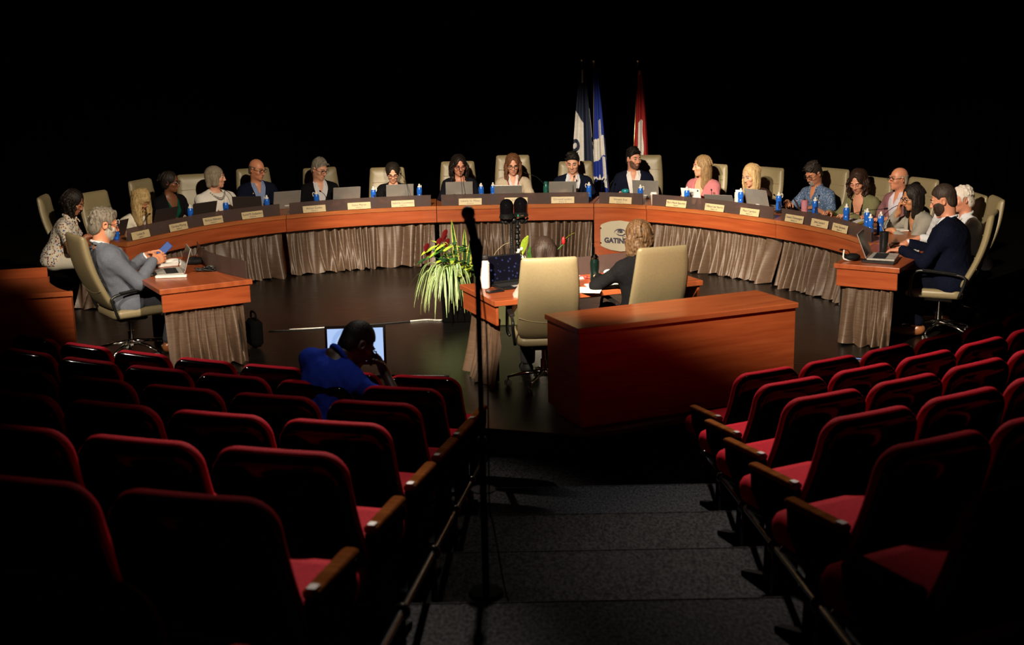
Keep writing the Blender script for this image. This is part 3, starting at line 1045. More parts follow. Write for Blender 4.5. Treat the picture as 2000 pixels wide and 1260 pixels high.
SECT = [(0, 2.42, 'far left section of the curved wooden table with taupe skirt, end by the grey-suited man'),
        (2.42, 4.33, 'left middle section of the curved wooden table under the black-jacketed men'),
        (4.33, 6.32, 'straight centre section of the wooden table behind the dome cameras'),
        (6.32, 7.01, 'narrow wooden table section with full front panel carrying the oval sign'),
        (7.01, 8.97, 'right middle section of the curved wooden table beside the sign panel'),
        (8.97, DL, 'far right section of the curved wooden table curling toward the navy-suited man')]
dais_objs = []
for k, (s0, s1, lab) in enumerate(SECT):
    c, _ = dfr((s0 + s1) / 2, .35)
    root = empty('conference_table', (c[0], c[1], 0), 0, lab, 'table', 'sections of the horseshoe table')
    N = max(6, int((s1 - s0) / .06))
    ss = np.linspace(s0 + .004, s1 - .004, N + 1)
    path = []
    for s in ss:
        p, nn = dfr(s); path.append((p[0] - c[0], p[1] - c[1], nn[0], nn[1]))
    b = MB()
    prof = [(0, .718), (0, .760), (.004, .765), (.746, .765), (.75, .76), (.75, .722), (.746, .718)]
    P = [[(x + nx * d, y + ny * d, z) for d, z in prof] for x, y, nx, ny in path]
    b.grid(P, 0, True, False)
    b.add(P[0], [tuple(range(7))], 0, False); b.add(P[-1], [tuple(range(6, -1, -1))], 0, False)
    b.obj('worktop', WOODE, root)
    o = [(x + nx * .015, y + ny * .015, nx, ny) for x, y, nx, ny in path]
    ribbon(o, .555 if k != 3 else .02, .717, .022, 'front_panel', WOOD, root)
    o = [(x + nx * .70, y + ny * .70, nx, ny) for x, y, nx, ny in path]
    q = [(x + nx * .035, y + ny * .035, nx, ny) for x, y, nx, ny in path[1:-1]]
    ribbon(q, .766, .905, .008, 'smoked_screen', ACRY, root, .001)
    if k != 3:
        ss2 = np.linspace(s0 + .03, s1 - .03, int((s1 - s0) / .011))
        pth = []
        for s in ss2:
            p, nn = dfr(s, .10, .2); pth.append((p[0] - c[0], p[1] - c[1], nn[0], nn[1]))
        skirt(pth, .012, .60, root, k + 1)
    for s in ([s0 + .1, s1 - .1] if k != 3 else [s0 + .1]):
        p, nn = dfr(s, .45); bb = MB(); bb.box((p[0] - c[0], p[1] - c[1], .36), (.5, .05, .716), math.atan2(nn[1], nn[0])); bb.obj('leg_panel', WOOD, root)
    if k == 0:
        p0, nn = dfr(0); t = np.array([nn[1], -nn[0]])
        e = [(p0[0] - c[0] + nn[0] * d, p0[1] - c[1] + nn[1] * d, -t[0] * -1, -t[1] * -1) for d in np.linspace(0.02, .74, 12)]
        tt = (dpt(.1) - dpt(0)); tt /= np.linalg.norm(tt)
        e = [(x + tt[0] * .012, y + tt[1] * .012, tt[0], tt[1]) for x, y, _, _ in e]
        ribbon(e, .555, .717, .02, 'end_panel', WOOD, root)
        e2 = [(p0[0] - c[0] + nn[0] * d + tt[0] * .06, p0[1] - c[1] + nn[1] * d + tt[1] * .06, tt[0], tt[1]) for d in np.linspace(.06, .72, 60)]
        skirt(e2, .012, .60, root, 33)
    dais_objs.append(root)
# oval sign on the narrow section
p, nn = dfr(6.665, .008)
rz = hz(nn[0], nn[1])
sg = empty('sign_plate', (p[0], p[1], .36), rz, None, None)
b = MB()
out = []
W_, Hs = .60, .40
for k in range(40):
    a = 2 * PI * k / 40
    x = math.copysign(abs(math.cos(a)) ** .45, math.cos(a)) * W_ / 2 * 1.0
    y = math.sin(a) * Hs / 2
    y = math.copysign(min(abs(y), Hs / 2 * (1 - .42 * (abs(x) / (W_ / 2)) ** 2)), y)
    out.append((x, y))
b.slab(out, [(.004, -.016), (0, -.013), (0, -.003), (.004, 0)], lambda u, v, h: (u, h, v) if False else (u, -h - .016, v))
sp = b.obj('plate', principled('sign_champagne', (.52, .47, .36), .4, .15), sg)
for sx in (-1, 1):
    for sz in (-1, 1):
        b = MB(); b.lathe([(.011, 0), (.011, .010), (.008, .014)], (sx * .255, -.018, sz * .095), 10, rot=Matrix.Rotation(PI / 2, 3, 'X')); b.obj('screw', CHROME, sg)
tm = link('lettering', text_mesh('GATINEAU', .088, .42, .0008, .0045).copy(), INK, sg)
tm.rotation_euler = (PI / 2, 0, 0); tm.location = (0, -.0185, -.062); tm.scale = (1, 1.0, 1)
b = MB()     # swoosh of the emblem
def arc(cx, cz, rx, rz_, a0, a1, w0, w1, n=14):
    P = [[], []]
    for i in range(n + 1):
        t = i / n; a = math.radians(a0 + (a1 - a0) * t); wd = w0 + (w1 - w0) * t; wd *= math.sin(PI * min(max(t, .04), .96)) ** .6
        P[0].append((cx + (rx + wd) * math.cos(a), -.0186, cz + (rz_ + wd) * math.sin(a)))
        P[1].append((cx + (rx - wd) * math.cos(a), -.0186, cz + (rz_ - wd) * math.sin(a)))
    b.grid(P, 0, False, False)
arc(0, .045, .075, .042, 200, 20, .003, .012); arc(.01, .040, .06, .03, 190, 372, .008, .006); arc(0.0, .052, .028, .022, -30, 240, .010, .008)
b.ball((0.005, -.0186, .052), .016, 10, 0, (1.2, .1, .8))
b.obj('emblem', INK, sg)
sg.parent = dais_objs[3]
sg.matrix_parent_inverse = Matrix.Translation(-Vector(dais_objs[3].location))

# ------------------------------------------------------------------ small tables and desks
def desk(name, loc, ax, length, depth, label, screen=True, skirts=('near',), apron=.165, curve=0.0, gap=0.0):
    """table whose local x runs along ax; user sits on local -y side, smoked screen on local +y side"""
    root = empty(name, (loc[0], loc[1], 0), math.atan2(ax[1], ax[0]), label, 'table')
    L, D = length, depth
    n = 14
    front = [(-L / 2 + L * i / n, D / 2 - curve * math.sin(PI * i / n)) for i in range(n + 1)]
    out = [(-L / 2, -D / 2), (L / 2, -D / 2)] + front[::-1]
    out = [(L / 2, -D / 2)] + [p for p in front[::-1]] + [(-L / 2, -D / 2)]
    b = MB(); b.slab(out, [(.004, .716), (0, .72), (0, .757), (.005, .762)], lambda u, v, h: (u, v, h), 0, False)
    b.obj('tabletop', WOODT, root)
    if gap:
        pass
    b = MB(); b.box((L / 2 - .03, 0, .715 - apron / 2), (.022, D - .04, apron), 0, 0, None, .003); b.obj('end_panel', WOOD, root)
    b = MB(); b.box((-L / 2 + .03, 0, .715 - apron / 2), (.022, D - .04, apron), 0, 0, None, .003); b.obj('end_panel', WOOD, root)
    fp = [(x, y - .045, 0.0, -1.0) for x, y in front[0:]]
    fp = [(x * (L - .08) / L, y, nx, ny) for x, y, nx, ny in fp]
    ribbon(fp, .715 - apron, .715, .02, 'front_panel', WOOD, root)
    if screen:
        sp = [(x * (L - .10) / L, y - .03, 0.0, -1.0) for x, y in front if x > gap - L / 2]
        ribbon(sp, .763, .925, .008, 'smoked_screen', ACRY, root, .001)
    z1 = .715 - apron + .04
    for sd in skirts:
        P = []
        if sd == 'right':
            P = [(L / 2 - .06, -D / 2 + .05 + t, -1.0, 0.0) for t in np.arange(0, D - .12, .009)]
        elif sd == 'left':
            P = [(-L / 2 + .06, D / 2 - .06 - t, 1.0, 0.0) for t in np.arange(0, D - .12, .009)]
        elif sd == 'front':
            P = [(L / 2 - .06 - t, D / 2 - .085 - curve * math.sin(PI * (t + .06) / L), 0.0, -1.0) for t in np.arange(0, L - .12, .009)]
        skirt(P, .012, z1, root, len(sd), .06)
    b = MB(); b.box((L / 2 - .12, .1, .35), (.04, D * .55, .69)); b.obj('leg_panel', BLACKM, root)
    b = MB(); b.box((-L / 2 + .12, .1, .35), (.04, D * .55, .69)); b.obj('leg_panel', BLACKM, root)
    return root


# left table: near corners (-3.04,10.91) (-2.35,11.39), runs back up-left
# local +x = toward the near end, user on -y (left) side, screen on the right
ax = nrm((.50, -.866)); perp = np.array([-ax[1], ax[0]])
c = np.array([-2.70, 11.15]) - ax * .80
LT = desk('side_table', c, ax, 1.60, .84, 'wooden side table with smoked screen and skirted end, used by the grey-suited man', True, ('right', 'front'), .165, .12)
# right table: near corners (2.99,11.63) (3.49,11.32); user sits on the right
ax2 = nrm((.53, .85))
c2 = np.array([3.24, 11.48]) + ax2 * .62
RT = desk('side_table', c2, ax2, 1.24, .60, 'short wooden side table with skirted end, used by the navy-suited man', False, ('left',), .165, 0)
# centre table: near edge (-.15,10.18) to (1.65,10.93)
ax3 = nrm((.925, .38))
c3 = np.array([.765, 10.56]) + np.array([-ax3[1], ax3[0]]) * .41
CT = desk('side_table', c3, ax3, 1.95, .82, 'wooden centre table with skirted left end, used by the two women seen from behind', True, ('left',), .165, .06, .95)


def podium(name, loc, ax, L, D, H, label, concave=False):
    root = empty(name, (loc[0], loc[1], 0), math.atan2(ax[1], ax[0]), label, 'desk')
    if not concave:
        b = MB(); b.box((0, 0, H - .021), (L, D, .042), 0, 0, None, .004); b.obj('desktop', WOODT, root)
        b = MB(); b.box((0, -D / 2 + .03, (H - .043 + .075) / 2), (L - .03, .022, H - .043 - .075), 0, 0, None, .002); b.obj('front_panel', WOOD, root)
        for s in (-1, 1):
            b = MB(); b.box((s * (L / 2 - .028), .012, (H - .043 + .075) / 2), (.022, D - .05, H - .043 - .075), 0, 0, None, .002); b.obj('side_panel', WOOD, root)
        b = MB(); b.box((0, .0, .038), (L - .12, D - .12, .074)); b.obj('plinth', WOOD, root)
    else:
        n = 12
        side = [(L / 2 - .26 * math.sin(PI / 2 * i / n) ** 1.2, -D / 2 + D * (1 - math.cos(PI / 2 * i / n)) ** .8) for i in range(n + 1)]
        out = [(-L / 2, -D / 2)] + side + [(-L / 2, D / 2)]
        b = MB(); b.slab(out, [(.003, H - .042), (0, H - .039), (0, H - .004), (.004, H)], lambda u, v, h: (u, v, h), 0, False); b.obj('desktop', WOODT, root)
        b = MB(); b.box((0, -D / 2 + .03, (H - .043) / 2), (L - .03, .022, H - .045), 0, 0, None, .002); b.obj('front_panel', WOOD, root)
        b = MB(); b.box((L / 2 - .06, -D / 2 + .15, (H - .043) / 2), (.022, .24, H - .045), math.radians(-12)); b.obj('side_panel', WOOD, root)
        b = MB(); b.box((-.13, D / 2 - .03, H + .045), (L - .28, .02, .09), 0, 0, None, .003); b.obj('raised_ledge', WOOD, root)
        b = MB(); b.box((-L / 2 + .03, 0, (H - .043) / 2), (.022, D - .08, H - .045)); b.obj('side_panel', WOOD, root)
    return root


ax4 = nrm((1.78, .77)); pp = np.array([-ax4[1], ax4[0]])
podium('front_desk', np.array([.48, 9.08]) + ax4 * .97 + pp * .29, ax4, 1.94, .58, .78, 'large wooden front desk at the stage edge with its lit bare top')
ax5 = nrm((.97, .25)); pp = np.array([-ax5[1], ax5[0]])
podium('front_desk', np.array([-3.77, 10.8]) - ax5 * .9 + pp * .42, ax5, 1.8, .84, .79, 'dim wooden desk cut off by the left edge, with concave right side', True)


# ------------------------------------------------------------------ tan executive chair
def make_chair():
    root = empty('office_chair')
    lean = .17

    def back_fn(h0):
        def fn(u, v, h):
            t = (v + .36) / .72                     # 0 bottom .. 1 top
            z = .47 + .70 * t
            y = -.235 - lean * t - .035 * math.sin(PI * min(max(t, 0), 1)) + .05 * (1 - t) ** 2 + .55 * u * u * .35
            wd = (1.0 + .07 * math.sin(PI * min(max(t * 1.05, 0), 1)) - .05 * t)
            return (u * wd, y + h, z - h * .15)
        return fn
    out = rrect(.49, .72, .032, 5, .07)
    # densify for the bend
    O = []
    for i in range(len(out)):
        a = np.array(out[i]); d = np.array(out[(i + 1) % len(out)])
        m = max(1, int(np.linalg.norm(d - a) / .06))
        for k in range(m): O.append(tuple(a + (d - a) * k / m))

    def shell(prof, h_of=None):
        b = MB(); n = len(O); ctr = MB()
        f = back_fn(0)
        V = []
        for ins, h in prof:
            for i in range(n):
                x, y = O[i]
                sx = 1 - ins / .245; sy = 1 - ins / .36
                V.append(f(x * sx, y * sy, h))
        F = []
        for k in range(len(prof) - 1):
            for i in range(n):
                j = (i + 1) % n
                F.append((k * n + i, (k + 1) * n + i, (k + 1) * n + j, k * n + j))
        b.add(V, F)
        return b
    # rings close to the centre so that the bend stays smooth
    sh = [(.2449, -.055), (.18, -.055), (.12, -.055), (.06, -.054), (.02, -.050), (.004, -.040), (0, -.028)]
    b = shell(sh); b.obj('back_shell', LEATHER, root)
    fr = [(0, -.028), (.006, -.005), (.03, .012), (.07, .020), (.12, .022), (.18, .022), (.2449, .022)]
    b = shell(fr)
    bo = b.obj('backrest_pad', LEATHER, root)
    f = back_fn(0)
    seam = MB()
    for v in (-.05, .17):
        seam.tube([f(u, v, .0205) for u in np.linspace(-.20, .20, 12)], .0035, 5)
    seam.obj('seam', flat((.20, .165, .09), .6), bo)
    seam = MB(); seam.tube([f(u, -.16 - .05 * (1 - (u / .24) ** 2), -.0545) for u in np.linspace(-.235, .235, 14)], .003, 5)
    seam.obj('seam', flat((.25, .21, .12), .6), root)
    # seat
    b = MB()
    so = rrect(.50, .50, .07, 5)
    b.slab(so, [(.05, .385), (.012, .392), (0, .41), (0, .44), (.012, .462), (.04, .472), (.10, .476)],
           lambda u, v, h: (u, v + .03, h - .03 * max(0, v - .12) ** 2 * 14 + .02 * (u / .25) ** 2))
    b.obj('seat', LEATHER, root)
    # arms: closed loops
    for s in (-1, 1):
        x = s * .285
        P = [(x * .93, .20, .40), (x, .225, .44), (x, .215, .60), (x, .18, .655), (x, .10, .668), (x, -.14, .648), (x, -.235, .62), (x, -.235, .56), (x * .93, -.19, .42)]
        b = MB(); b.tube([tuple(p) for p in crvpts(P, 4)], .014, 8, 0, True)
        arm = b.obj('armrest', BLACK, root)
        b = MB(); b.box((x, -.02, .668), (.05, .30, .016), 0, 0, Matrix.Rotation(.08, 3, 'X'), .006); b.obj('arm_pad', BLACK, arm)
    b = MB(); b.box((0, 0, .37), (.22, .26, .045), 0, 0, None, .01); b.obj('mechanism', BLACK, root)
    b = MB(); b.lathe([(.028, .13), (.028, .24), (.018, .24), (.018, .36)], n=12); b.obj('gas_column', CHROME, root)
    b = MB(); b.lathe([(.04, .10), (.045, .12), (.04, .15), (.03, .16)], n=12)
    for k in range(5):
        a = 2 * PI * k / 5 + .4
        b.tube([(.03 * math.cos(a), .03 * math.sin(a), .135), (.17 * math.cos(a), .17 * math.sin(a), .118), (.315 * math.cos(a), .315 * math.sin(a), .082)], [.026, .02, .013], 8, 0, True, .75)
    b.obj('star_base', CHROME, root)
    for k in range(5):
        a = 2 * PI * k / 5 + .4
        c = Vector((.31 * math.cos(a), .31 * math.sin(a), 0))
        b = MB(); R = Matrix.Rotation(a + .6, 3, 'Z') @ Matrix.Rotation(PI / 2, 3, 'X')
        b.tube([c + Vector((0, 0, .05)), c + Vector((0, 0, .085))], .008, 6, 1)
        for q in (-.014, .014):
            b.lathe([(.012, -.008), (.027, -.008), (.029, 0), (.027, .008), (.012, .008)], c + R @ Vector((0, 0, q)) + Vector((0, 0, .029)), 14, 0, R, [2, 0, 0, 2])
        b.obj('caster', [BLACK, CHROME, flat((.32, .34, .31), .4)], root)
    return root


CH0 = make_chair()
CH0.scale = (.97, 1.04, 1.0)
_chn = [0]
CHG = 'tan leather office chairs around the horseshoe table'
def chair(top, face, label, dz=0.0, back=.42):
    """top: world xy of the top edge of the backrest; face: facing direction"""
    f = Vector(face).normalized()
    loc = (top[0] + f.x * back, top[1] + f.y * back, 0)
    if _chn[0] == 0:
        r = CH0; r.location = loc; r.rotation_euler = (0, 0, hz(f.x, f.y)); tag(r, label, 'chair', CHG)
    else:
        r = dup(CH0, loc, hz(f.x, f.y), label, 'chair', CHG)
    _chn[0] += 1
    if dz:
        for ch in r.children:
            if ch.name.split('.')[0] in ('back_shell', 'backrest_pad', 'seam'):
                ch.location = (0, 0, dz)
    return r


def inward(p):
    """direction from a point behind the table to the nearest spot of its inner edge"""
    d = np.hypot(DC[:, 0] - p[0], DC[:, 1] - p[1]); i = int(d.argmin())
    v = DC[i] - np.array(p[:2]); return v / np.linalg.norm(v)


for top, face, lab, dz in [
    ((-5.30, 14.55), (1, .12), 'tan chair of the woman in the floral blouse at the far left', 0),
    ((-4.83, 14.85), (.9, -.42), 'tan chair behind the bowed blonde woman in white', 0),
    ((-4.62, 16.05), (.95, -.35), 'tan chair behind the woman in black jacket and green top', 0),
    ((-4.02, 16.40), (.35, -.93), 'tan chair with raised left edge behind the grey-bobbed woman in white', .02),
    ((-3.44, 17.22), None, 'tan chair behind the bald man in navy blazer and blue shirt', 0),
    ((-2.53, 17.14), None, 'tan chair behind the grey-haired man in black jacket', 0),
    ((-1.62, 17.0), (.05, -1), 'tan chair behind the dark-haired woman wearing a lanyard', 0),
    ((-.70, 17.45), (.03, -1), 'tan chair behind the woman with long dark curls', .02),
    ((.05, 17.45), (0, -1), 'taller tan chair behind the woman in beige blazer at centre', .09),
    ((.90, 17.38), (-.02, -1), 'tan chair behind the dark-haired man in navy blazer beside the blue flag', 0),
    ((1.88, 17.75), (-.12, -1), 'tan chair behind the bearded man in navy blazer under the red flag', .03),
    ((2.64, 16.72), None, 'tan chair behind the woman in pink blazer', 0),
    ((3.27, 16.18), None, 'tan chair behind the blonde woman in brown blazer', 0),
    ((3.98, 15.72), None, 'tan chair behind the man in patterned blue shirt', .02),
    ((4.28, 14.85), None, 'tan chair behind the curly-haired woman in green jacket', 0),
    ((4.76, 14.70), None, 'tan chair behind the bald man in mauve jacket', 0),
    ((4.85, 13.25), (-1, -.05), 'tan chair behind the white-haired person', 0),
    ((4.85, 12.72), (-1, .1), 'unoccupied tan chair at the dark right edge, behind the navy-suited man', .03),
    ((4.44, 11.70), (-.9, .44), 'tan chair with chrome base under the navy-suited man', .03),
    ((1.235, 10.32), (-.30, .95), 'tan chair seen from behind under the woman with tied-back hair', 0),
    ((.30, 9.90), (-.10, 1), 'tan chair seen from behind in front of the nearly hidden dark-haired woman', 0),
    ((-3.90, 11.42), (.80, .60), 'tan chair seen side-on under the grey-suited man', .02),
]:
    chair(top, inward(top) if face is None else face, lab, dz)


# ------------------------------------------------------------------ red auditorium seats
def make_seat():
    root = empty('theatre_seat')

    def bf(u, v, h):
        t = (v + .24) / .48
        z = .40 + .47 * t
        y = .16 - .16 * t + .16 * u * u - .02 * math.sin(PI * min(max(t, 0), 1))
        return (u * (1.02 - .06 * t), y + h, z + h * .30)
    out = rrect(.53, .48, .095, 7, .03)
    O = []
    for i in range(len(out)):
        a = np.array(out[i]); d = np.array(out[(i + 1) % len(out)])
        m = max(1, int(np.linalg.norm(d - a) / .06))
        for k in range(m): O.append(tuple(a + (d - a) * k / m))
    n = len(O)

    def shell(prof):
        b = MB(); V = []
        for ins, h in prof:
            for x, y in O: V.append(bf(x * (1 - ins / .265), y * (1 - ins / .24), h))
        F = []
        for k in range(len(prof) - 1):
            for i in range(n):
                j = (i + 1) % n
                F.append((k * n + i, (k + 1) * n + i, (k + 1) * n + j, k * n + j))
        b.add(V, F); return b
    shell([(.2399, -.052), (.16, -.052), (.08, -.051), (.035, -.049), (.018, -.045), (.008, -.038), (.003, -.029), (.0015, -.018), (.003, -.007)]).obj('back_shell', GLOSSB, root)
    shell([(.010, -.014), (.001, -.012), (0, .000), (0, .014), (.008, .030), (.025, .040), (.08, .048), (.16, .052), (.2399, .052)]).obj('back_cushion', RED, root)
    b = MB()
    b.slab(rrect(.52, .50, .10, 6, .05), [(.05, .31), (.01, .32), (0, .35), (0, .39), (.012, .415), (.04, .430), (.10, .438)],
           lambda u, v, h: (u, v + .40, h + .06 * (v + .1) - .5 * max(0, v - .1) ** 2))
    b.obj('seat_cushion', RED, root)
    b = MB(); b.box((0, .37, .295), (.46, .42, .03), 0, 0, None, .01); b.obj('seat_pan', BLACK, root)
    return root


def arm_parts(root, x):
    b = MB(); b.slab(rrect(.056, .33, .02, 4), [(.006, .530), (0, .536), (0, .550), (.008, .556)],
                     lambda u, v, h: (x + u, v + .30, h + .02 * (v + .16)))
    arm = b.obj('armrest', ARMW, root)
    b = MB(); b.slab(rrect(.036, .045, .010, 3), [(.003, .551), (0, .559), (.004, .563)], lambda u, v, h: (x + u, v + .165, h)); b.obj('seat_number_plate', flat((.30, .28, .25), .4), arm)
    b = MB()
    b.slab([(.06, .0), (.50, .0), (.50, .02), (.34, .06), (.33, .30), (.44, .44), (.45, .528), (.14, .528), (.16, .36), (.14, .06)], [(0, -.020), (0, .020)], lambda u, v, h: (x + h, u, v), 0, False)
    b.ball((x + (.03 if x > 0 else -.03), .16, .46), .024, 8)
    b.obj('side_standard', MICB, root)


SEATG = 'red theatre seats'
s_plain = make_seat(); arm_parts(s_plain, -.284)          # arm on the left (rows left of the aisle)
s_right = dup(s_plain, (0, 0, 0), 0)                      # replaced below
for ch in list(s_right.children):
    if ch.name.split('.')[0] in ('armrest', 'side_standard'):
        for g in list(ch.children): bpy.data.objects.remove(g)
        bpy.data.objects.remove(ch)
arm_parts(s_right, .284)
s_endL = dup(s_plain, (0, 0, 0), 0); arm_parts(s_endL, .284)
s_endR = dup(s_right, (0, 0, 0), 0); arm_parts(s_endR, -.284)
ORD = ['front', 'second', 'third', 'fourth', 'fifth', 'sixth', 'seventh']
ORDS = ['on the aisle', 'second from the aisle', 'third from the aisle', 'fourth from the aisle', 'fifth from the aisle', 'sixth from the aisle', 'seventh from the aisle', 'eighth from the aisle']
NS = [7, 7, 6, 5, 4, 3, 3]
MAN_SEAT = None
for side in (-1, 1):
    for r in range(7):
        Z = -.2 + .2 * r
        Y = 8.22 - .98 * r
        x = (-.60 - .060 * r) if side < 0 else (1.70 - .050 * r)
        y = Y
        for q in range(NS[r]):
            a0 = 15 if side < 0 else 27
            al = math.radians(a0 + 3.0 * q)
            if q:
                am = math.radians(a0 + 3.0 * (q - .5))
                x += side * .565 * math.cos(am); y += .565 * math.sin(am)
            face = (-side * math.sin(al), math.cos(al))
            proto = (s_endL if q == 0 else s_plain) if side < 0 else (s_endR if q == 0 else s_right)
            lab = 'red seat with black shell, %s row %s the aisle, %s' % (ORD[r], 'left of' if side < 0 else 'right of', ORDS[q])
            if side < 0 and r == 1 and q == 1:
                lab = 'red seat in the second row left of the aisle holding the man in blue'
                MAN_SEAT = (x, y, Z, face)
            dup(proto, (x, y, Z), hz(*face), lab, 'seat', SEATG)
for p in (s_plain, s_right, s_endL, s_endR):
    for ch in list(p.children_recursive): bpy.data.objects.remove(ch)
    bpy.data.objects.remove(p)
RAILB = principled('rail_black', (.002, .002, .0022), .18)
# low tubular rails along both aisle edges
for sx, x0, dx in ((-1, -.21, -.050), (1, 1.28, -.052)):
    root = empty('aisle_rail', (x0, 8.2, 0), 0, 'low black tubular rail with ball joints along the %s side of the aisle' % ('left' if sx < 0 else 'right'), 'rail')
    P = [(dx * r, -r * 1.0, -.2 + .2 * r + .30) for r in range(7)]
    b = MB(); b.tube(P, .016, 8); b.obj('tube', RAILB, root)
    for p in P:
        b = MB(); b.ball(p, .034, 12); b.obj('joint', RAILB, root)
        b = MB(); b.tube([p, (p[0], p[1], p[2] - .30)], .014, 8); b.obj('post', RAILB, root)

# ------------------------------------------------------------------ things on the tables
TZ = .766


def laptop(loc, face, label, mat=LAPL, lid=105, z=TZ, w=.355, d=.235, cat='laptop', screen=SCREEN, badge=True, group='laptops on the tables', name='laptop'):
    """face: direction from the lid towards the user"""
    f = Vector(face).normalized()
    root = empty(name, (loc[0], loc[1], z), hz(-f.x, -f.y), label, cat, group)      # local +y away from the user
    b = MB(); b.box((0, -d / 2, .009), (w, d, .016), 0, 0, None, .004); base = b.obj('base', mat, root)
    b = MB(); b.box((0, -d * .42, .0175), (w * .86, d * .46, .0015)); b.obj('keyboard', flat((.02, .02, .022), .5), base)
    b = MB(); b.box((0, -d * .80, .0173), (w * .30, d * .24, .001)); b.obj('touchpad', flat((.35, .34, .33), .35), base)
    R = Matrix.Rotation(math.radians(90 - lid), 3, 'X')
    b = MB(); b.box(R @ Vector((0, .004, d * .49)) + Vector((0, 0, .014)), (w, .007, d * .97), 0, 0, R, .003); lidm = b.obj('lid', mat, root)
    b = MB(); b.box(R @ Vector((0, -.0002, d * .50)) + Vector((0, 0, .014)), (w * .94, .002, d * .86), 0, 0, R); b.obj('screen', screen, lidm)
    if badge:
        b = MB(); b.box(R @ Vector((0, .0080, d * .13)) + Vector((0, 0, .014)), (.055, .001, .012), 0, 0, R); b.obj('badge', LOGO, lidm)
    return root


def on_dais(s, d):
    p, nn = dfr(s, d); return p, nn


DG = 'grey laptops behind the smoked screens'
for s, d, who, mat, lid in [
    (1.03, .40, 'dark laptop before the woman in black jacket and green top', LAPD, 112),
    (1.52, .34, 'black laptop before the grey-bobbed woman in white', LAPD, 108),
    (2.10, .34, 'brownish laptop turned away between grey-bobbed woman and bald man', LAPD, 104),
    (2.62, .56, 'grey laptop before the bald man in navy blazer', LAPL, 108),
    (3.31, .56, 'grey laptop before the grey-haired man in black jacket', LAPL, 108),
    (3.93, .56, 'grey laptop before the woman wearing a lanyard, microphone across it', LAPL, 105),
    (4.62, .60, 'pale laptop before the woman with long dark curls', LAPL, 100),
    (5.24, .38, 'low grey laptop before the woman in beige blazer', LAPL, 118),
    (5.93, .52, 'grey laptop beside the green bottle, before the man by the blue flag', LAPL, 108),
    (6.78, .60, 'grey laptop before the bearded man in navy blazer', LAPL, 100),
    (8.16, .62, 'grey laptop before the blonde woman in brown blazer', LAPL, 108),
]:
    p, nn = on_dais(s, d)
    if mat is LAPD and s > 2: face = (nn[0] * .8 + .5, nn[1] * .8)
    else: face = nn
    laptop(p - nn * .02 * 0, face, who, mat, lid)
p, nn = on_dais(8.90, .50)
laptop(p, (.93, -.1), 'slim grey laptop seen from the side, tilted before the man in blue shirt', LAPD, 118, w=.30, d=.20)
p, nn = on_dais(7.91, .26)
laptop(p, (nn[0] * .6 - .1, nn[1]), 'low dark laptop with pale edge right of the white tablet', flat((.17, .16, .15), .4), 130, badge=False)
p, nn = on_dais(.30, .38)
laptop(p, (-.9, .35), 'black laptop beside the bowed blonde woman, partly behind the grey-suited man', LAPD, 110, w=.28, d=.19)
# white tablet on a folding cover
p, nn = on_dais(7.40, .42)
r = empty('tablet', (p[0], p[1], TZ), hz(-nn[0], -nn[1]), 'white tablet propped up before the woman in pink blazer', 'tablet')
R = Matrix.Rotation(math.radians(-16), 3, 'X')
b = MB(); b.box(R @ Vector((0, 0, .10)) + Vector((0, 0, .004)), (.28, .008, .20), 0, 0, R, .004); b.obj('case', WHITEP, r)
b = MB(); b.box((0, .07, .05), (.20, .006, .11), 0, 0, Matrix.Rotation(math.radians(40), 3, 'X')); b.obj('stand', WHITEP, r)
b = MB(); b.ball(R @ Vector((-.11, .005, .178)) + Vector((0, 0, .004)), .012, 10, 0, (1, .3, 1)); b.obj('camera_lens', BLACK, r)


# blue bottles
def make_bottle():
    root = empty('water_bottle')
    b = MB(); b.lathe([(.030, 0), (.034, .006), (.034, .095), (.031, .105), (.031, .118), (.034, .128), (.034, .172), (.028, .192), (.021, .198)], n=18); body = b.obj('body', BLUEB, root)
    b = MB(); b.box((.0, -.031, .085), (.026, .008, .10), 0, 0, None, .004); b.obj('grip_window', flat((.02, .03, .10), .3), body)
    b = MB(); b.lathe([(.023, .196), (.023, .210), (.012, .216), (.011, .236), (.006, .240)], n=14); b.obj('cap', WHITEP, root)
    b = MB(); b.tube(crvpts([(.018, 0, .208), (.040, 0, .216), (.046, 0, .195), (.040, 0, .168)], 4), .005, 6); b.obj('carry_loop', WHITEP, root)
    return root


BT0 = make_bottle(); _bn = [0]
def bottle(p, label, rz=0, z=TZ):
    if _bn[0] == 0:
        r = BT0; r.location = (p[0], p[1], z); r.rotation_euler = (0, 0, rz); tag(r, label, 'bottle', 'blue water bottles with white caps')
    else:
        r = dup(BT0, (p[0], p[1], z), rz, label, 'bottle', 'blue water bottles with white caps')
    _bn[0] += 1
    return r


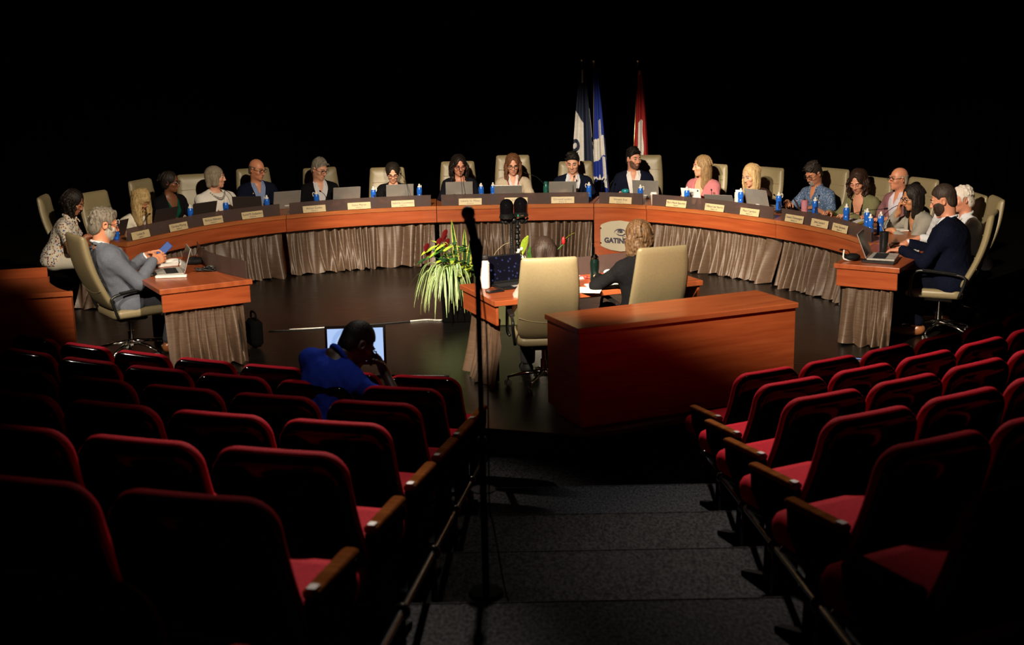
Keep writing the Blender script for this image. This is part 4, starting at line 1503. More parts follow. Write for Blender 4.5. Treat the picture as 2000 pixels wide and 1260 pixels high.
for s, d, lab, rz in [
    (.14, .25, 'blue bottle behind the face of the grey-suited man', 0),
    (1.27, .22, 'blue bottle right of the dark laptop, before the woman in green top', 1.2),
    (1.78, .26, 'blue bottle half hidden behind the black laptop of the grey-bobbed woman', .4),
    (2.27, .20, 'blue bottle between the two laptops before the bald man', 2.5),
    (2.89, .24, 'blue bottle with loop hanging left, before the grey-haired man in black', 3.0),
    (3.59, .36, 'blue bottle left of the laptop of the woman wearing a lanyard', .5),
    (4.15, .42, 'blue bottle right of the laptop of the woman wearing a lanyard', 1),
    (4.90, .37, 'blue bottle right of the pale laptop of the woman with dark curls', 2),
    (5.05, .40, 'blue bottle left of the low laptop of the woman in beige', 1.6),
    (6.24, .28, 'blue bottle under the blue flag, right of the man in navy blazer', 3.1),
    (6.88, .12, 'blue bottle close to the smoked screen before the bearded man', .3),
    (7.46, .20, 'blue bottle standing against the white tablet', .2),
    (8.03, .46, 'blue bottle in front of a white carton, before the blonde woman in brown', .9),
    (8.56, .50, 'blue bottle with white loop left of the man in patterned blue shirt', 0),
    (9.12, .46, 'blue bottle with white loop right of the pink tumbler', 0),
    (9.69, .36, 'tall blue bottle before the curly-haired woman in green jacket', .8),
    (10.06, .34, 'blue bottle before the bald man in mauve, left of two', 2),
    (10.30, .34, 'blue bottle before the bald man in mauve, right of two', 4),
    (10.42, .16, 'blue bottle lowest of the cluster behind the open laptop screen', 1),
]:
    p, nn = on_dais(s, d); bottle(p, lab, rz)


def lathe_thing(name, p, prof, mat, label, cat, parts=(), z=TZ, n=18):
    r = empty(name, (p[0], p[1], z), 0, label, cat)
    b = MB(); b.lathe(prof, n=n); b.obj('body', mat, r)
    for pn, pf, pm in parts:
        b = MB(); b.lathe(pf, n=n); b.obj(pn, pm, r)
    return r


p, _ = on_dais(5.73, .52)
lathe_thing('flask', p, [(.032, 0), (.036, .006), (.036, .15), (.026, .19)], principled('teal_steel', (.01, .13, .10), .35, .3), 'dark green steel bottle left of the laptop of the man by the blue flag', 'bottle',
            [('cap', [(.024, .19), (.026, .195), (.026, .222), (.022, .226)], flat((.012, .10, .085), .4))])
p, _ = on_dais(6.66, .22)
lathe_thing('tumbler', p, [(.030, 0), (.038, .10), (.040, .13)], principled('turquoise', (.01, .24, .30), .3), 'turquoise tumbler with domed lid behind the sign section', 'cup',
            [('lid', [(.047, .128), (.049, .14), (.046, .155), (.02, .165)], flat((.015, .30, .36), .3))])
p, _ = on_dais(7.06, .012 + .10)
lathe_thing('paper_cup', p, [(.030, 0), (.044, .125)], flat((.62, .52, .48), .6), 'pale paper cup with white lid left of a nameplate', 'cup',
            [('lid', [(.047, .125), (.047, .137), (.040, .142), (.040, .155), (.036, .157)], WHITEP)])
p, _ = on_dais(9.00, .42)
lathe_thing('tumbler', p, [(.036, 0), (.038, .004), (.038, .085), (.034, .09), (.038, .095), (.040, .17)], principled('pink_steel', (.55, .22, .28), .35), 'pink tumbler before the man in patterned blue shirt', 'cup',
            [('lid', [(.041, .17), (.041, .195), (.02, .20)], flat((.50, .20, .26), .4)), ('spout', [(.012, .20), (.012, .212)], BLACK)])
p, _ = on_dais(7.96, .50)
b = MB(); b.box((0, 0, .09), (.06, .06, .18), .3, 0, None, .004); b.add([(-.03, 0, .18), (.03, 0, .18), (.03, 0, .21), (-.03, 0, .21)], [(0, 1, 2, 3)])
o = b.obj('carton', PAPER); o.location = (p[0], p[1], TZ); tag(o, 'white carton behind a blue bottle before the blonde woman in brown', 'carton')

# nameplates
PL = [(.26, 'Louise B.', 'District 1', 'dim nameplate at the dark left end, behind the grey-suited man'),
      (.88, 'Caroline Murray', 'District 6', 'nameplate reading Murray, below the green top'),
      (1.42, 'Bettyna Bélizaire', 'District 8', 'nameplate below the grey-bobbed woman in white'),
      (1.98, 'Rachel M. Deslauriers', 'District 5', 'nameplate left of a blue bottle, below the bald man'),
      (2.79, 'Adrian Corbo', 'District 4', 'nameplate under the blue bottle of the grey-haired man in black'),
      (3.36, 'Steve Moran', 'District 7', 'nameplate below the laptop of the grey-haired man in black'),
      (3.91, 'Isabelle Cousineau', 'District 6', 'nameplate below the woman wearing a lanyard'),
      (4.76, 'Isabelle N. Miron', 'District 9', 'nameplate behind the silhouetted microphone head'),
      (5.34, 'Julie Bo', ' ', 'nameplate half hidden by the two dome cameras'),
      (5.93, 'Edmond Leclerc', 'District 16', 'nameplate right of the dome cameras'),
      (6.66, 'Vincent Roy', 'District 11', 'nameplate on the narrow section above the oval sign'),
      (7.43, 'Marie-Maude Beaudoin', 'Masson', 'nameplate touching the paper cup, below the white tablet'),
      (8.00, 'Tiffany-Lee Norris', 'District 13', 'nameplate below the low dark laptop'),
      (8.55, 'Marc Carrière', 'District 12', 'nameplate below the blonde woman in brown'),
      (9.26, 'Daniel Champagne', 'District 15', 'nameplate below the man in patterned blue shirt'),
      (9.68, 'Jean Lessard', 'District 2', 'nameplate below the yellow folder'),
      (10.06, 'Louis Sabourin', 'District 14', 'last nameplate on the right end of the curved table')]
for s, t1, t2, lab in PL:
    p, nn = dfr(s, .006, .2)
    root = empty('nameplate', (p[0], p[1], .770), hz(nn[0], nn[1]), lab + ', gold with dark lettering', 'nameplate', 'gold nameplates along the table')
    R = Matrix.Rotation(math.radians(-12), 3, 'X')
    b = MB(); b.box(R @ Vector((0, 0, .042)), (.292, .006, .084), 0, 0, R, .002); pm = b.obj('plate', PLATE, root)
    b = MB(); b.box((0, .012, .004), (.285, .022, .005)); b.obj('foot', BLACK, root)
    for tx, sz, zz in ((t1, .036, .052), (t2, .022, .020)):
        if tx.strip():
            o = link('lettering', text_mesh(tx, sz, .262).copy(), INK, pm)
            o.matrix_local = Matrix.Translation(R @ Vector((0, -.0036, zz))) @ (R.to_4x4()) @ Matrix.Rotation(PI / 2, 4, 'X')


# gooseneck microphones
def gooseneck(p, toward, label, ht=.34, reach=.28, z=TZ):
    v = Vector((toward[0] - p[0], toward[1] - p[1])).normalized()
    root = empty('desk_microphone', (p[0], p[1], z), 0, label, 'microphone', 'gooseneck microphones on the tables')
    b = MB(); b.box((0, 0, .016), (.10, .13, .032), math.atan2(v.y, v.x), 0, None, .012); b.obj('base', BLACK, root)
    P = crvpts([(0, 0, .03), (v.x * .02, v.y * .02, ht * .45), (v.x * reach * .45, v.y * reach * .45, ht * .85), (v.x * reach, v.y * reach, ht)], 6)
    b = MB(); b.tube(P, .0035, 6); b.obj('gooseneck', BLACK, root)
    e = Vector(P[-1]); d = (e - Vector(P[-3])).normalized()
    b = MB(); b.tube([e - d * .01, e, e + d * .02, e + d * .04], [.004, .009, .010, .007], 8); b.obj('capsule', BLACKM, root)
    return root


for s, d, tw, lab, ht, re in [
    (.62, .30, (-4.0, 15.4), 'thin microphone before the woman in black jacket, bent toward her', .18, .2),
    (2.02, .45, (-3.66, 15.9), 'thin black microphone slanting across the white top of the grey-bobbed woman', .30, .26),
    (3.02, .20, (-2.5, 16.4), 'microphone before the grey-haired man in black jacket, bent low', .20, .25),
    (4.02, .30, (-1.55, 16.9), 'microphone crossing the laptop of the woman wearing a lanyard', .36, .25),
    (4.66, .30, (-.70, 16.9), 'microphone crossing the pale laptop, its tip before the face of the woman with curls', .44, .30),
    (5.75, .42, (.16, 16.9), 'microphone slanting over the beige sleeve of the centre woman', .32, .40),
    (6.05, .42, (.90, 17.0), 'upright microphone before the chest of the man by the blue flag', .27, .15),
    (6.42, .55, (1.5, 17.2), 'dark microphone left of the bearded man', .20, .2),
    (7.72, .34, (2.55, 16.2), 'microphone bent low before the pink sleeve', .17, .25),
    (8.62, .46, (3.1, 15.6), 'microphone drooping right of the laptop of the blonde woman in brown', .18, .22),
    (9.30, .30, (3.7, 15.1), 'microphone reaching toward the man in patterned blue shirt', .24, .34),
    (9.60, .40, (4.35, 14.0), 'long microphone stretching sideways toward the bald man in mauve', .16, .45),
    (10.2, .38, (4.2, 13.5), 'microphone rising toward the mouth of the woman in grey blazer', .30, .42),
]:
    p, nn = on_dais(s, d); gooseneck(p, tw, lab, ht, re)
# papers and folders on the right end
p, nn = on_dais(9.62, .52)
b = MB(); b.box((0, 0, .012), (.34, .24, .022), .9, 0, None, .003); o = b.obj('folder', principled('yellow_card', (.62, .46, .02), .5)); o.location = (p[0], p[1], TZ); tag(o, 'yellow folder of papers before the curly-haired woman in green', 'folder')
b = MB(); b.box((0, 0, .028), (.30, .21, .006), .94); o = b.obj('paper_stack', PAPER); o.location = (p[0], p[1], TZ); tag(o, 'white sheets lying on the yellow folder', 'paper')
p, nn = on_dais(10.15, .58)
b = MB(); b.box((0, 0, .008), (.36, .25, .014), .3, 0, None, .003); o = b.obj('notepad', PAPER); o.location = (p[0], p[1], TZ); tag(o, 'white notepad before the bald man in mauve', 'paper')
# things on the right side table
XA = Vector((ax2[0], ax2[1])); YA = Vector((-ax2[1], ax2[0])); RC = Vector((c2[0], c2[1]))
def rt(u, v): q = RC + XA * u + YA * v; return (q.x, q.y)
b = MB(); b.box((0, 0, .012), (.30, .10, .024), math.atan2(YA.y, YA.x), 0, None, .004); o = b.obj('laptop_dock', BLACK); q = rt(-.43, -.06); o.location = (q[0], q[1], .763); tag(o, 'flat black dock under the open silver laptop', 'dock')
laptop(rt(-.30, .07), (.92, -.40), 'open silver laptop with dark screen before the navy-suited man', SILV, 112, .788, w=.36, d=.25)
laptop(rt(.42, .08), (.95, -.2), 'open silver laptop under the hands of the white-haired person', SILV, 112, .763, w=.34)
q = rt(.02, .03)
lathe_thing('tumbler', q, [(.034, 0), (.036, .004), (.043, .20), (.044, .205)], principled('tumbler_black', (.012, .012, .013), .3), 'tall black tumbler behind the open silver laptop', 'cup', [('lid', [(.045, .205), (.045, .22), (.03, .224)], BLACK)], .763)
for k, (u, v, a, lab) in enumerate([(.30, -.12, .2, 'loose white papers under the left hand of the navy-suited man')]):
    b = MB(); b.box((0, 0, .004), (.30, .22, .008), a + math.atan2(XA.y, XA.x), 0, None); o = b.obj('paper_stack', PAPER); q = rt(u, v); o.location = (q[0], q[1], .763); tag(o, lab, 'paper')
q = rt(-.42, .19)
r = empty('headset_case', (q[0], q[1], .763), .4, 'black pouch with white strap on the corner of the right side table', 'pouch')
b = MB(); b.ball((0, 0, .035), .07, 14, 0, (1.1, .8, .5)); b.obj('pouch', BLACKM, r)
b = MB(); b.tube(crvpts([(-.07, .04, .10), (-.09, .02, .03), (-.05, 0, .01), (-.02, -.03, .015)], 5), .008, 6); b.obj('strap', WHITEP, r)
q = rt(-.30, .24)
gooseneck(q, rt(-.5, .3), 'dark microphone base lying at the far corner of the right side table', .10, .15, .763)

# things on the left side table
XL = Vector((ax[0], ax[1])); YL = Vector((-ax[1], ax[0])); LC = Vector((c[0], c[1]))
def lt(u, v): q = LC + XL * u + YL * v; return (q.x, q.y)
laptop(lt(.04, .0), (-.94, -.34), 'open silver laptop with black screen before the grey-suited man', SILV, 108, .763, w=.34, d=.24)
b = MB(); b.box((0, 0, .012), (.28, .05, .022), 0, 0, None, .003); o = b.obj('booklet', PAPER); q = lt(.28, -.17); o.location = (q[0], q[1], .763); o.rotation_euler.z = .12; tag(o, 'white booklet lying at the near edge of the left side table', 'booklet')
b = MB(); b.box((0, 0, .015), (.26, .24, .03), .5, 0, None, .005); b.ball((.05, .0, .03), .08, 10, 0, (1, 1, .35)); o = b.obj('paper_stack', PAPER); q = lt(-.42, .0); o.location = (q[0], q[1], .763); tag(o, 'crumpled white papers behind the silver laptop on the left side table', 'paper')
r = empty('cable_bundle', (*lt(.16, .19), .763), 0, 'tangle of black cables and adapters on the left side table', 'cable')
b = MB(); rnd = random.Random(4)
for k in range(5):
    P = [(rnd.uniform(-.10, .10), rnd.uniform(-.06, .06), rnd.uniform(.006, .05)) for _ in range(7)]
    b.tube(crvpts(P, 6), .0045, 6)
b.obj('cords', BLACK, r)
b = MB(); b.box((0, 0, .02), (.08, .05, .035), .5, 0, None, .006); b.obj('adapter', BLACK, r)
b = MB(); b.box((.04, .05, .03), (.03, .06, .02), .9); b.obj('plug', flat((.6, .58, .5), .5), r)
b = MB(); b.ball((0, 0, .012), .06, 12, 0, (.75, 1.0, .28)); o = b.obj('computer_mouse', BLACK); q = lt(.08, -.29); o.location = (q[0], q[1], .764); tag(o, 'black mouse beside the cuff of the grey-suited man', 'mouse')
b = MB(); b.ball((0, 0, .03), .11, 12, 0, (1, .7, .38)); o = b.obj('pouch', BLACKM); q = lt(-.30, .21); o.location = (q[0], q[1], .764); tag(o, 'black soft pouch behind the laptop on the left side table', 'pouch')
gooseneck(lt(-.45, .28), lt(-.1, .28), 'gooseneck microphone with white tag on the left side table', .16, .26, .763)
# things on the centre table
XC = Vector((ax3[0], ax3[1])); YC = Vector((-ax3[1], ax3[0])); CC = Vector((c3[0], c3[1]))
def ct(u, v): q = CC + XC * u + YC * v; return (q.x, q.y)
lathe_thing('flask', ct(-.84, .15), [(.040, 0), (.043, .006), (.043, .215), (.030, .238), (.030, .245)], principled('white_steel', (.80, .79, .77), .35), 'white steel flask with black lid on the left end of the centre table', 'bottle',
            [('ring', [(.031, .243), (.033, .246), (.033, .256), (.031, .258)], BLACK), ('lid', [(.034, .256), (.036, .262), (.036, .278), (.032, .284), (.022, .287)], flat((.03, .03, .03), .5))], .763)


def starry():
    m = principled('laptop_wallpaper', (.004, .004, .008), .15); t = m.node_tree; N = t.nodes; L = t.links
    tc = N.new('ShaderNodeTexCoord'); v = N.new('ShaderNodeTexVoronoi'); v.inputs['Scale'].default_value = 26
    L.new(tc.outputs['Object'], v.inputs['Vector'])
    rp = N.new('ShaderNodeValToRGB'); rp.color_ramp.elements[0].position = .12; rp.color_ramp.elements[1].position = .30
    rp.color_ramp.elements[0].color = (.12, .16, .45, 1); rp.color_ramp.elements[1].color = (.0015, .0015, .006, 1)
    L.new(v.outputs['Distance'], rp.inputs[0]); L.new(rp.outputs[0], N['Principled BSDF'].inputs['Emission Color'])
    N['Principled BSDF'].inputs['Emission Strength'].default_value = .35
    return m


laptop(ct(-.60, .24), (-YC.x + .12, -YC.y), 'black laptop with starry blue screen on the centre table', BLACK, 108, .763, w=.36, d=.25, screen=starry(), badge=False)
b = MB(); b.box((0, 0, .006), (.075, .15, .009), -1.0, 0, None, .003); b.tube(crvpts([(.03, .06, .008), (.0, .11, .008), (-.08, .08, .006), (-.06, .02, .006)], 5), .003, 5)
o = b.obj('phone', BLACK); q = ct(-.83, -.05); o.location = (q[0], q[1], .763); tag(o, 'black phone with cord beside the starry laptop', 'phone')
lathe_thing('flask', ct(.12, -.02), [(.036, 0), (.038, .006), (.040, .17), (.034, .20)], principled('green_black_steel', (.003, .011, .009), .2, .2), 'dark green flask with steel top between the two women', 'bottle',
            [('lid', [(.033, .20), (.034, .215), (.020, .235), (.016, .24)], CHROME), ('straw', [(.004, .24), (.004, .30)], CHROME)], .763)
for u, v, a, lab in [(.12, -.25, .2, 'white sheets spread under the arm of the woman with tied-back hair'), (-.05, .22, .5, 'white papers at the foot of the smoked screen of the centre table'), (-.15, -.32, -.2, 'white sheet at the near edge between the two tan chairs')]:
    b = MB(); b.box((0, 0, .003), (.34, .22, .005), a); o = b.obj('paper_sheet', PAPER); q = ct(u, v); o.location = (q[0], q[1], .763); tag(o, lab, 'paper')
b = MB(); b.tube(crvpts([(-.10, 0, .006), (-.03, .04, .02), (.03, -.02, .012), (.10, .03, .006)], 6), .006, 6); b.ball((0, .01, .014), .02, 8)
o = b.obj('cable', principled('red_black_cable', (.30, .03, .02), .5)); q = ct(.10, .12); o.location = (q[0], q[1], .763); tag(o, 'small red and black cable left of the green flask', 'cable')
q = ct(.40, .26)
b = MB(); b.ball((0, 0, .035), .05, 12, 0, (1, 1, .9)); o = b.obj('computer_mouse', WHITEP); o.location = (q[0], q[1], .752); o.scale = (1, 1, .6); tag(o, 'white mouse beside the elbow of the woman with tied-back hair', 'mouse')

# ------------------------------------------------------------------ the people around the table
NAVY = (.006, .008, .020); BLK = (.006, .006, .007)
def patterned(name, base, spots, sc, thr=.32):
    m = principled(name, base, .8); t = m.node_tree; N = t.nodes; L = t.links
    tc = N.new('ShaderNodeTexCoord'); v = N.new('ShaderNodeTexVoronoi'); v.inputs['Scale'].default_value = sc
    L.new(tc.outputs['Object'], v.inputs['Vector'])
    rp = N.new('ShaderNodeValToRGB'); rp.color_ramp.interpolation = 'CONSTANT'
    e = rp.color_ramp.elements
    e[0].position = 0; e[0].color = (*spots[0], 1); e[1].position = .45; e[1].color = (*spots[1 % len(spots)], 1)
    for k, p in enumerate((.65, .8)):
        q = e.new(p); q.color = (*spots[(k + 2) % len(spots)], 1)
    L.new(v.outputs['Color'], rp.inputs[0])
    st = N.new('ShaderNodeMath'); st.operation = 'LESS_THAN'; st.inputs[1].default_value = thr
    L.new(v.outputs['Distance'], st.inputs[0])
    mx = N.new('ShaderNodeMixRGB'); mx.inputs[1].default_value = (*base, 1)
    L.new(st.outputs[0], mx.inputs[0]); L.new(rp.outputs[0], mx.inputs[2]); L.new(mx.outputs[0], N['Principled BSDF'].inputs['Base Color'])
    return m


def lanyard(col):
    def fnx(body, J):
        N, H, a = J['N'], J['H'], J['a']
        b = MB()
        for s in (-1, 1):
            b.tube(crvpts([N + np.array([s * .03, -.06, .03]), N + np.array([s * .068, .01, .02]), N + np.array([s * .055, .115, -.08]), N + np.array([s * .02, .15, -.22]), N + np.array([0, .155, -.28])], 5), .006, 6)
        b.obj('lanyard', flat(col, .5), body)
    return fnx


def necklace(body, J):
    N = J['N']; b = MB()
    for k in range(15):
        t = (k - 7) / 7
        b.ball(N + np.array([t * .085, .150 - .085 * t * t, -.062 + .062 * t * t]), .015 - .005 * abs(t), 8)
    b.obj('necklace', flat((.55, .52, .48), .25, .6), body)


def ring_watch(i, col=(.7, .7, .68)):
    def fnx(body, J):
        W, E = J['W'][i], J['E'][i]; u = nrm(W - E); p = W - u * .012
        b = MB(); b.tube([p - u * .012, p + u * .012], .031, 12); b.obj('watch', flat(col, .3, .3), body)
    return fnx


def polo_collar(body, J):
    u = Vector(nrm(J['C'] - J['N'])); c = Vector(J['N']) + u * .030
    x = u.cross(Vector((0, 0, 1))).normalized(); y = u.cross(x); b = MB()
    b.tube([c + x * .068 * math.cos(t) + y * .066 * math.sin(t) for t in np.linspace(0, 2 * PI, 22)], .014, 8, 0, False)
    b.obj('collar', cloth((.018, .05, .44), .2), body)


def tie_scarf(col):
    def fnx(body, J):
        N = J['N']; b = MB()
        for s in (-1, 1):
            b.tube(crvpts([N + np.array([s * .06, -.02, .02]), N + np.array([s * .055, .10, -.07]), N + np.array([s * .03, .145, -.22])], 5), .014, 6, 0, True, .5)
        b.obj('scarf', flat(col, .7), body)
    return fnx


def pin(body, J):
    N = J['N']; b = MB(); b.ball(N + np.array([.085, .115, -.10]), .012, 8, 0, (.7, .5, 1.2)); b.obj('lapel_pin', BRASS, body)


def face_in(h, mix=(0, 0), m=0.0):
    v = inward(h); return (v[0] * (1 - m) + mix[0] * m, v[1] * (1 - m) + mix[1] * m)


h = (-4.80, 14.05, 1.15)
person('woman in floral blouse with dark curls looking down at far left', h, (1, .12), yaw=-8, pitch=26, fem=True, skin=(.33, .15, .085), k=1.04,
       hair=('longcurly', (.006, .004, .003), (.016, .010, .008), dict(ln=.16, vol=1.15)), seed=3, detail=True,
       top=dict(mat=patterned('floral_blouse', (.66, .62, .52), [(.22, .03, .03), (.35, .16, .05), (.05, .12, .35), (.12, .04, .05)], 44, .40), sleeve=.62, collar=True),
       hands=[dict(p=(-.05, .42, .80), d=(.5, 1, .1)), dict(p=(.14, .40, .79), d=(-.4, 1, .1))], pants=(.58, .54, .45), poles=[(-.5, -.4, -.7), (.5, -.4, -.7)])
h = (-4.20, 14.52, 1.10)
person('woman in white top with long blonde hair bowed over the table', h, (.90, -.44), yaw=-12, pitch=60, fem=True, skin=(.5, .25, .15),
       hair=('long', (.24, .15, .05), (.58, .42, .20), dict(ln=.27, vol=1.1, front=.14)), top=dict(col=(.66, .62, .52), sleeve=.8), seed=5, hoff=.30,
       hands=[dict(p=(-.20, .58, .80), d=(.6, .5, 0)), dict(p=(.12, .60, .80), d=(-1, .3, 0))])
h = (-4.07, 15.38, 1.21)
person('woman in black jacket and green top wearing black glasses', h, face_in(h, (.6, -.7), .3), yaw=32, pitch=8, fem=True, skin=SKIN_D, hair=('bun', (.008, .006, .005), (.02, .014, .01), dict(vol=.7)),
       glasses=(.004, .004, .004), top=dict(kind='jacket', col=BLK, shirt=(.004, .06, .035), scoop=.72, w0=.03, w1=.10, tb=.30), seed=7, sc=1.0)
h = (-3.63, 15.84, 1.21)
person('woman in white blouse with straight grey bob turned sideways', h, face_in(h, (.5, -.8), .4), yaw=56, pitch=2, fem=True, k=1.38, sw=1.2, skin=SKIN_P,
       hair=('bob', (.16, .125, .085), (.33, .27, .20), {}), top=dict(col=(.74, .71, .66), var=.06), seed=9, sc=1.10, extras=necklace, hands=[None, dict(p=(.20, .50, .80), d=(-.3, 1, 0))])
h = (-3.23, 16.44, 1.235)
person('bald man with dark glasses in navy blazer and open blue shirt', h, face_in(h, (.4, -.9), .3), yaw=30, pitch=12, k=1.12, skin=(.53, .25, .15), hair=('fringe', (.08, .06, .045), (.15, .12, .09), {}),
       glasses=(.01, .008, .007), top=dict(kind='jacket', col=NAVY, shirt=(.20, .26, .44)), seed=11, extras=pin)
h = (-2.44, 16.5, 1.22)
person('grey-haired man with glasses in black jacket and white shirt', h, face_in(h), yaw=28, pitch=20, k=1.05, skin=SKIN_P, hair=('short', (.13, .11, .085), (.30, .27, .22), dict(vol=.6)),
       glasses=(.03, .025, .02), top=dict(kind='jacket', col=BLK, shirt=(.62, .62, .66), w1=.095), seed=13)
h = (-1.525, 16.78, 1.12)
person('dark-haired woman with glasses and blue lanyard looking down', h, (.06, -1), yaw=2, pitch=24, fem=True, skin=SKIN_P, hair=('bun', (.008, .006, .005), (.025, .017, .012), dict(vol=1.0)),
       glasses=(.10, .03, .02), top=dict(kind='jacket', col=BLK, shirt=(.01, .01, .012), scoop=.72, w1=.10), seed=15, sc=1.0, extras=lanyard((.05, .16, .55)))
h = (-.655, 16.8, 1.20)
person('woman with long dark curly hair and glasses in black', h, (.03, -1), yaw=12, pitch=14, fem=True, k=1.15, skin=(.52, .27, .19), hair=('longcurly', (.006, .004, .0035), (.018, .010, .008), dict(ln=.24, vol=1.0)),
       glasses=(.20, .02, .015), top=dict(kind='jacket', col=(.008, .008, .013), shirt=(.008, .008, .010), scoop=.70, w1=.11), seed=17)
h = (.05, 16.8, 1.20)
person('woman with long brown hair and black glasses in beige blazer', h, (0, -1), yaw=2, pitch=16, fem=True, skin=SKIN_P, hair=('long', (.075, .028, .012), (.20, .085, .038), dict(ln=.25, vol=1.0, wave=.013)),
       glasses=(.005, .004, .004), top=dict(kind='jacket', col=(.50, .42, .31), shirt=(.72, .70, .70), w1=.075), seed=19, extras=lanyard((.45, .05, .08)))
h = (.84, 16.92, 1.20)
person('young dark-haired man in navy blazer beside the blue flag', h, (-.02, -1), yaw=-10, pitch=16, skin=(.62, .37, .28), hair=('short', (.006, .005, .0045), (.016, .012, .010), dict(vol=.55)),
       top=dict(kind='jacket', col=NAVY, shirt=(.66, .68, .74), w1=.10, tb=.25), seed=21)
h = (1.65, 17.0, 1.23)
person('dark-haired bearded man in navy blazer and white shirt glancing aside', h, (-.10, -1), yaw=33, pitch=4, k=1.12, skin=(.60, .33, .24), hair=('short', (.005, .004, .004), (.014, .010, .008), dict(vol=1.1)),
       beard=((.10, .05, .035), (.20, .11, .08), .0012), top=dict(kind='jacket', col=NAVY, shirt=(.76, .74, .74), w1=.09, tb=.22), seed=23)
h = (2.43, 16.2, 1.20)
person('woman with long light brown hair in pink blazer looking sideways', h, face_in(h), yaw=-38, pitch=3, fem=True, skin=(.62, .37, .26), hair=('long', (.13, .075, .03), (.36, .23, .11), dict(ln=.29, vol=.85)),
       top=dict(kind='jacket', col=(.42, .145, .16), shirt=(.62, .37, .26), scoop=.62, w1=.085), seed=25)
h = (2.94, 15.60, 1.14)
person('woman with long blonde hair in dark brown blazer looking down', h, face_in(h), yaw=-6, pitch=18, fem=True, skin=(.63, .38, .27), hair=('long', (.34, .21, .085), (.68, .49, .25), dict(ln=.29, vol=.85)),
       top=dict(kind='jacket', col=(.035, .017, .013), shirt=(.63, .38, .27), scoop=.70, w1=.075), seed=27)
h = (3.66, 15.40, 1.17)
person('man in patterned blue shirt with glasses and greying goatee', h, face_in(h), yaw=-4, pitch=28, k=1.24, skin=(.50, .25, .16), hair=('short', (.010, .008, .006), (.04, .03, .025), dict(vol=1.15)), glasses=(.02, .015, .015),
       beard=((.25, .22, .19), (.5, .46, .42), .006, True), top=dict(mat=patterned('blue_print_shirt', (.065, .12, .24), [(.35, .42, .55), (.16, .24, .42), (.03, .06, .14), (.3, .36, .48)], 85, .40), sleeve=.75, collar=True), seed=29, sc=1.06,
       hands=[dict(p=(-.20, .44, .80), d=(.3, 1, 0)), dict(p=(.16, .50, .84), d=(-.6, .7, 0))])
h = (4.00, 14.68, 1.15)
person('woman with shoulder-length dark curls in olive green jacket', h, face_in(h), yaw=22, pitch=26, fem=True, k=1.02, skin=(.60, .33, .24), hair=('longcurly', (.014, .007, .005), (.05, .024, .015), dict(ln=.20, vol=.95)),
       top=dict(kind='jacket', col=(.17, .165, .085), shirt=(.006, .006, .007), scoop=.62, w0=.05, w1=.10, tb=.15), seed=31)
h = (4.35, 14.30, 1.22)
person('bald man with glasses in mauve jacket seen in profile', h, (-.9, -.42), yaw=-10, pitch=0, k=1.08, skin=(.56, .27, .18), hair=('fringe', (.30, .24, .18), (.45, .38, .30), {}), glasses=(.03, .02, .015),
       top=dict(kind='jacket', col=(.22, .10, .115), shirt=(.60, .56, .66), w1=.10, tb=.2), seed=33, sc=1.05)
h = (4.22, 13.36, 1.13)
person('dark-haired woman with glasses in grey blazer, hand over her mouth', h, (-1, -.12), yaw=6, pitch=16, fem=True, skin=(.50, .27, .15), hair=('long', (.006, .0045, .004), (.02, .014, .012), dict(ln=.24, vol=.85)), glasses=(.006, .005, .005),
       top=dict(kind='jacket', col=(.27, .255, .225), shirt=(.015, .014, .014), scoop=.7), seed=35, hoff=.28,
       hands=[dict(p=(-.04, .50, .80), d=(.4, 1, 0)), dict(p=(.075, .385, .98), d=(-.25, .10, 1), n=(-.6, -1, 0), curl=1.0)], poles=[(-.5, -.4, -.7), (.6, .35, -.8)])
h = (4.54, 12.80, 1.18)
person('white-haired person in pale shirt half hidden behind the navy-suited man', h, (-1, -.05), yaw=0, pitch=12, skin=(.56, .28, .20), hair=('wavy', (.55, .48, .42), (.80, .74, .68), dict(vol=1.1)),
       top=dict(col=(.55, .57, .62), collar=True), seed=37, sc=1.04, hands=[dict(p=(-.10, .62, .81), d=(.1, 1, -.1)), dict(p=(.05, .40, 1.02), d=(-.2, .1, 1), n=(-.4, -1, 0), curl=1.0)], poles=[(-.5, -.4, -.7), (.5, .3, -.8)])
h = (4.06, 11.93, 1.29)
person('large man in navy suit with dark beard typing at the right side table', h, (-.90, .43), yaw=0, pitch=18, k=1.32, sw=1.18, belly=.05, skin=(.52, .26, .18), hair=('buzz', (.012, .008, .006), (.05, .032, .024), {}), detail=True,
       beard=((.02, .011, .008), (.06, .034, .024), .004), top=dict(kind='jacket', col=(.004, .0055, .016), shirt=(.62, .64, .72), w1=.07, tb=.45), seed=39, sc=1.14, pants=(.003, .004, .010), hoff=.13,
       hands=[dict(p=(-.12, .46, .82), d=(.15, 1, -.08)), dict(p=(.20, .44, .835), d=(-.15, 1, -.1))],
       knees=[(-.15, .43, .50), (.15, .40, .50)], ankles=[(-.14, .30, .12), (.16, .12, .17)], shoes=noisy('brown_leather', (.22, .075, .025), (.30, .11, .04), (20, 20, 20), 1, 3, .35))
h = (-3.70, 11.60, 1.255)
def phone_prop(body, J):
    pass
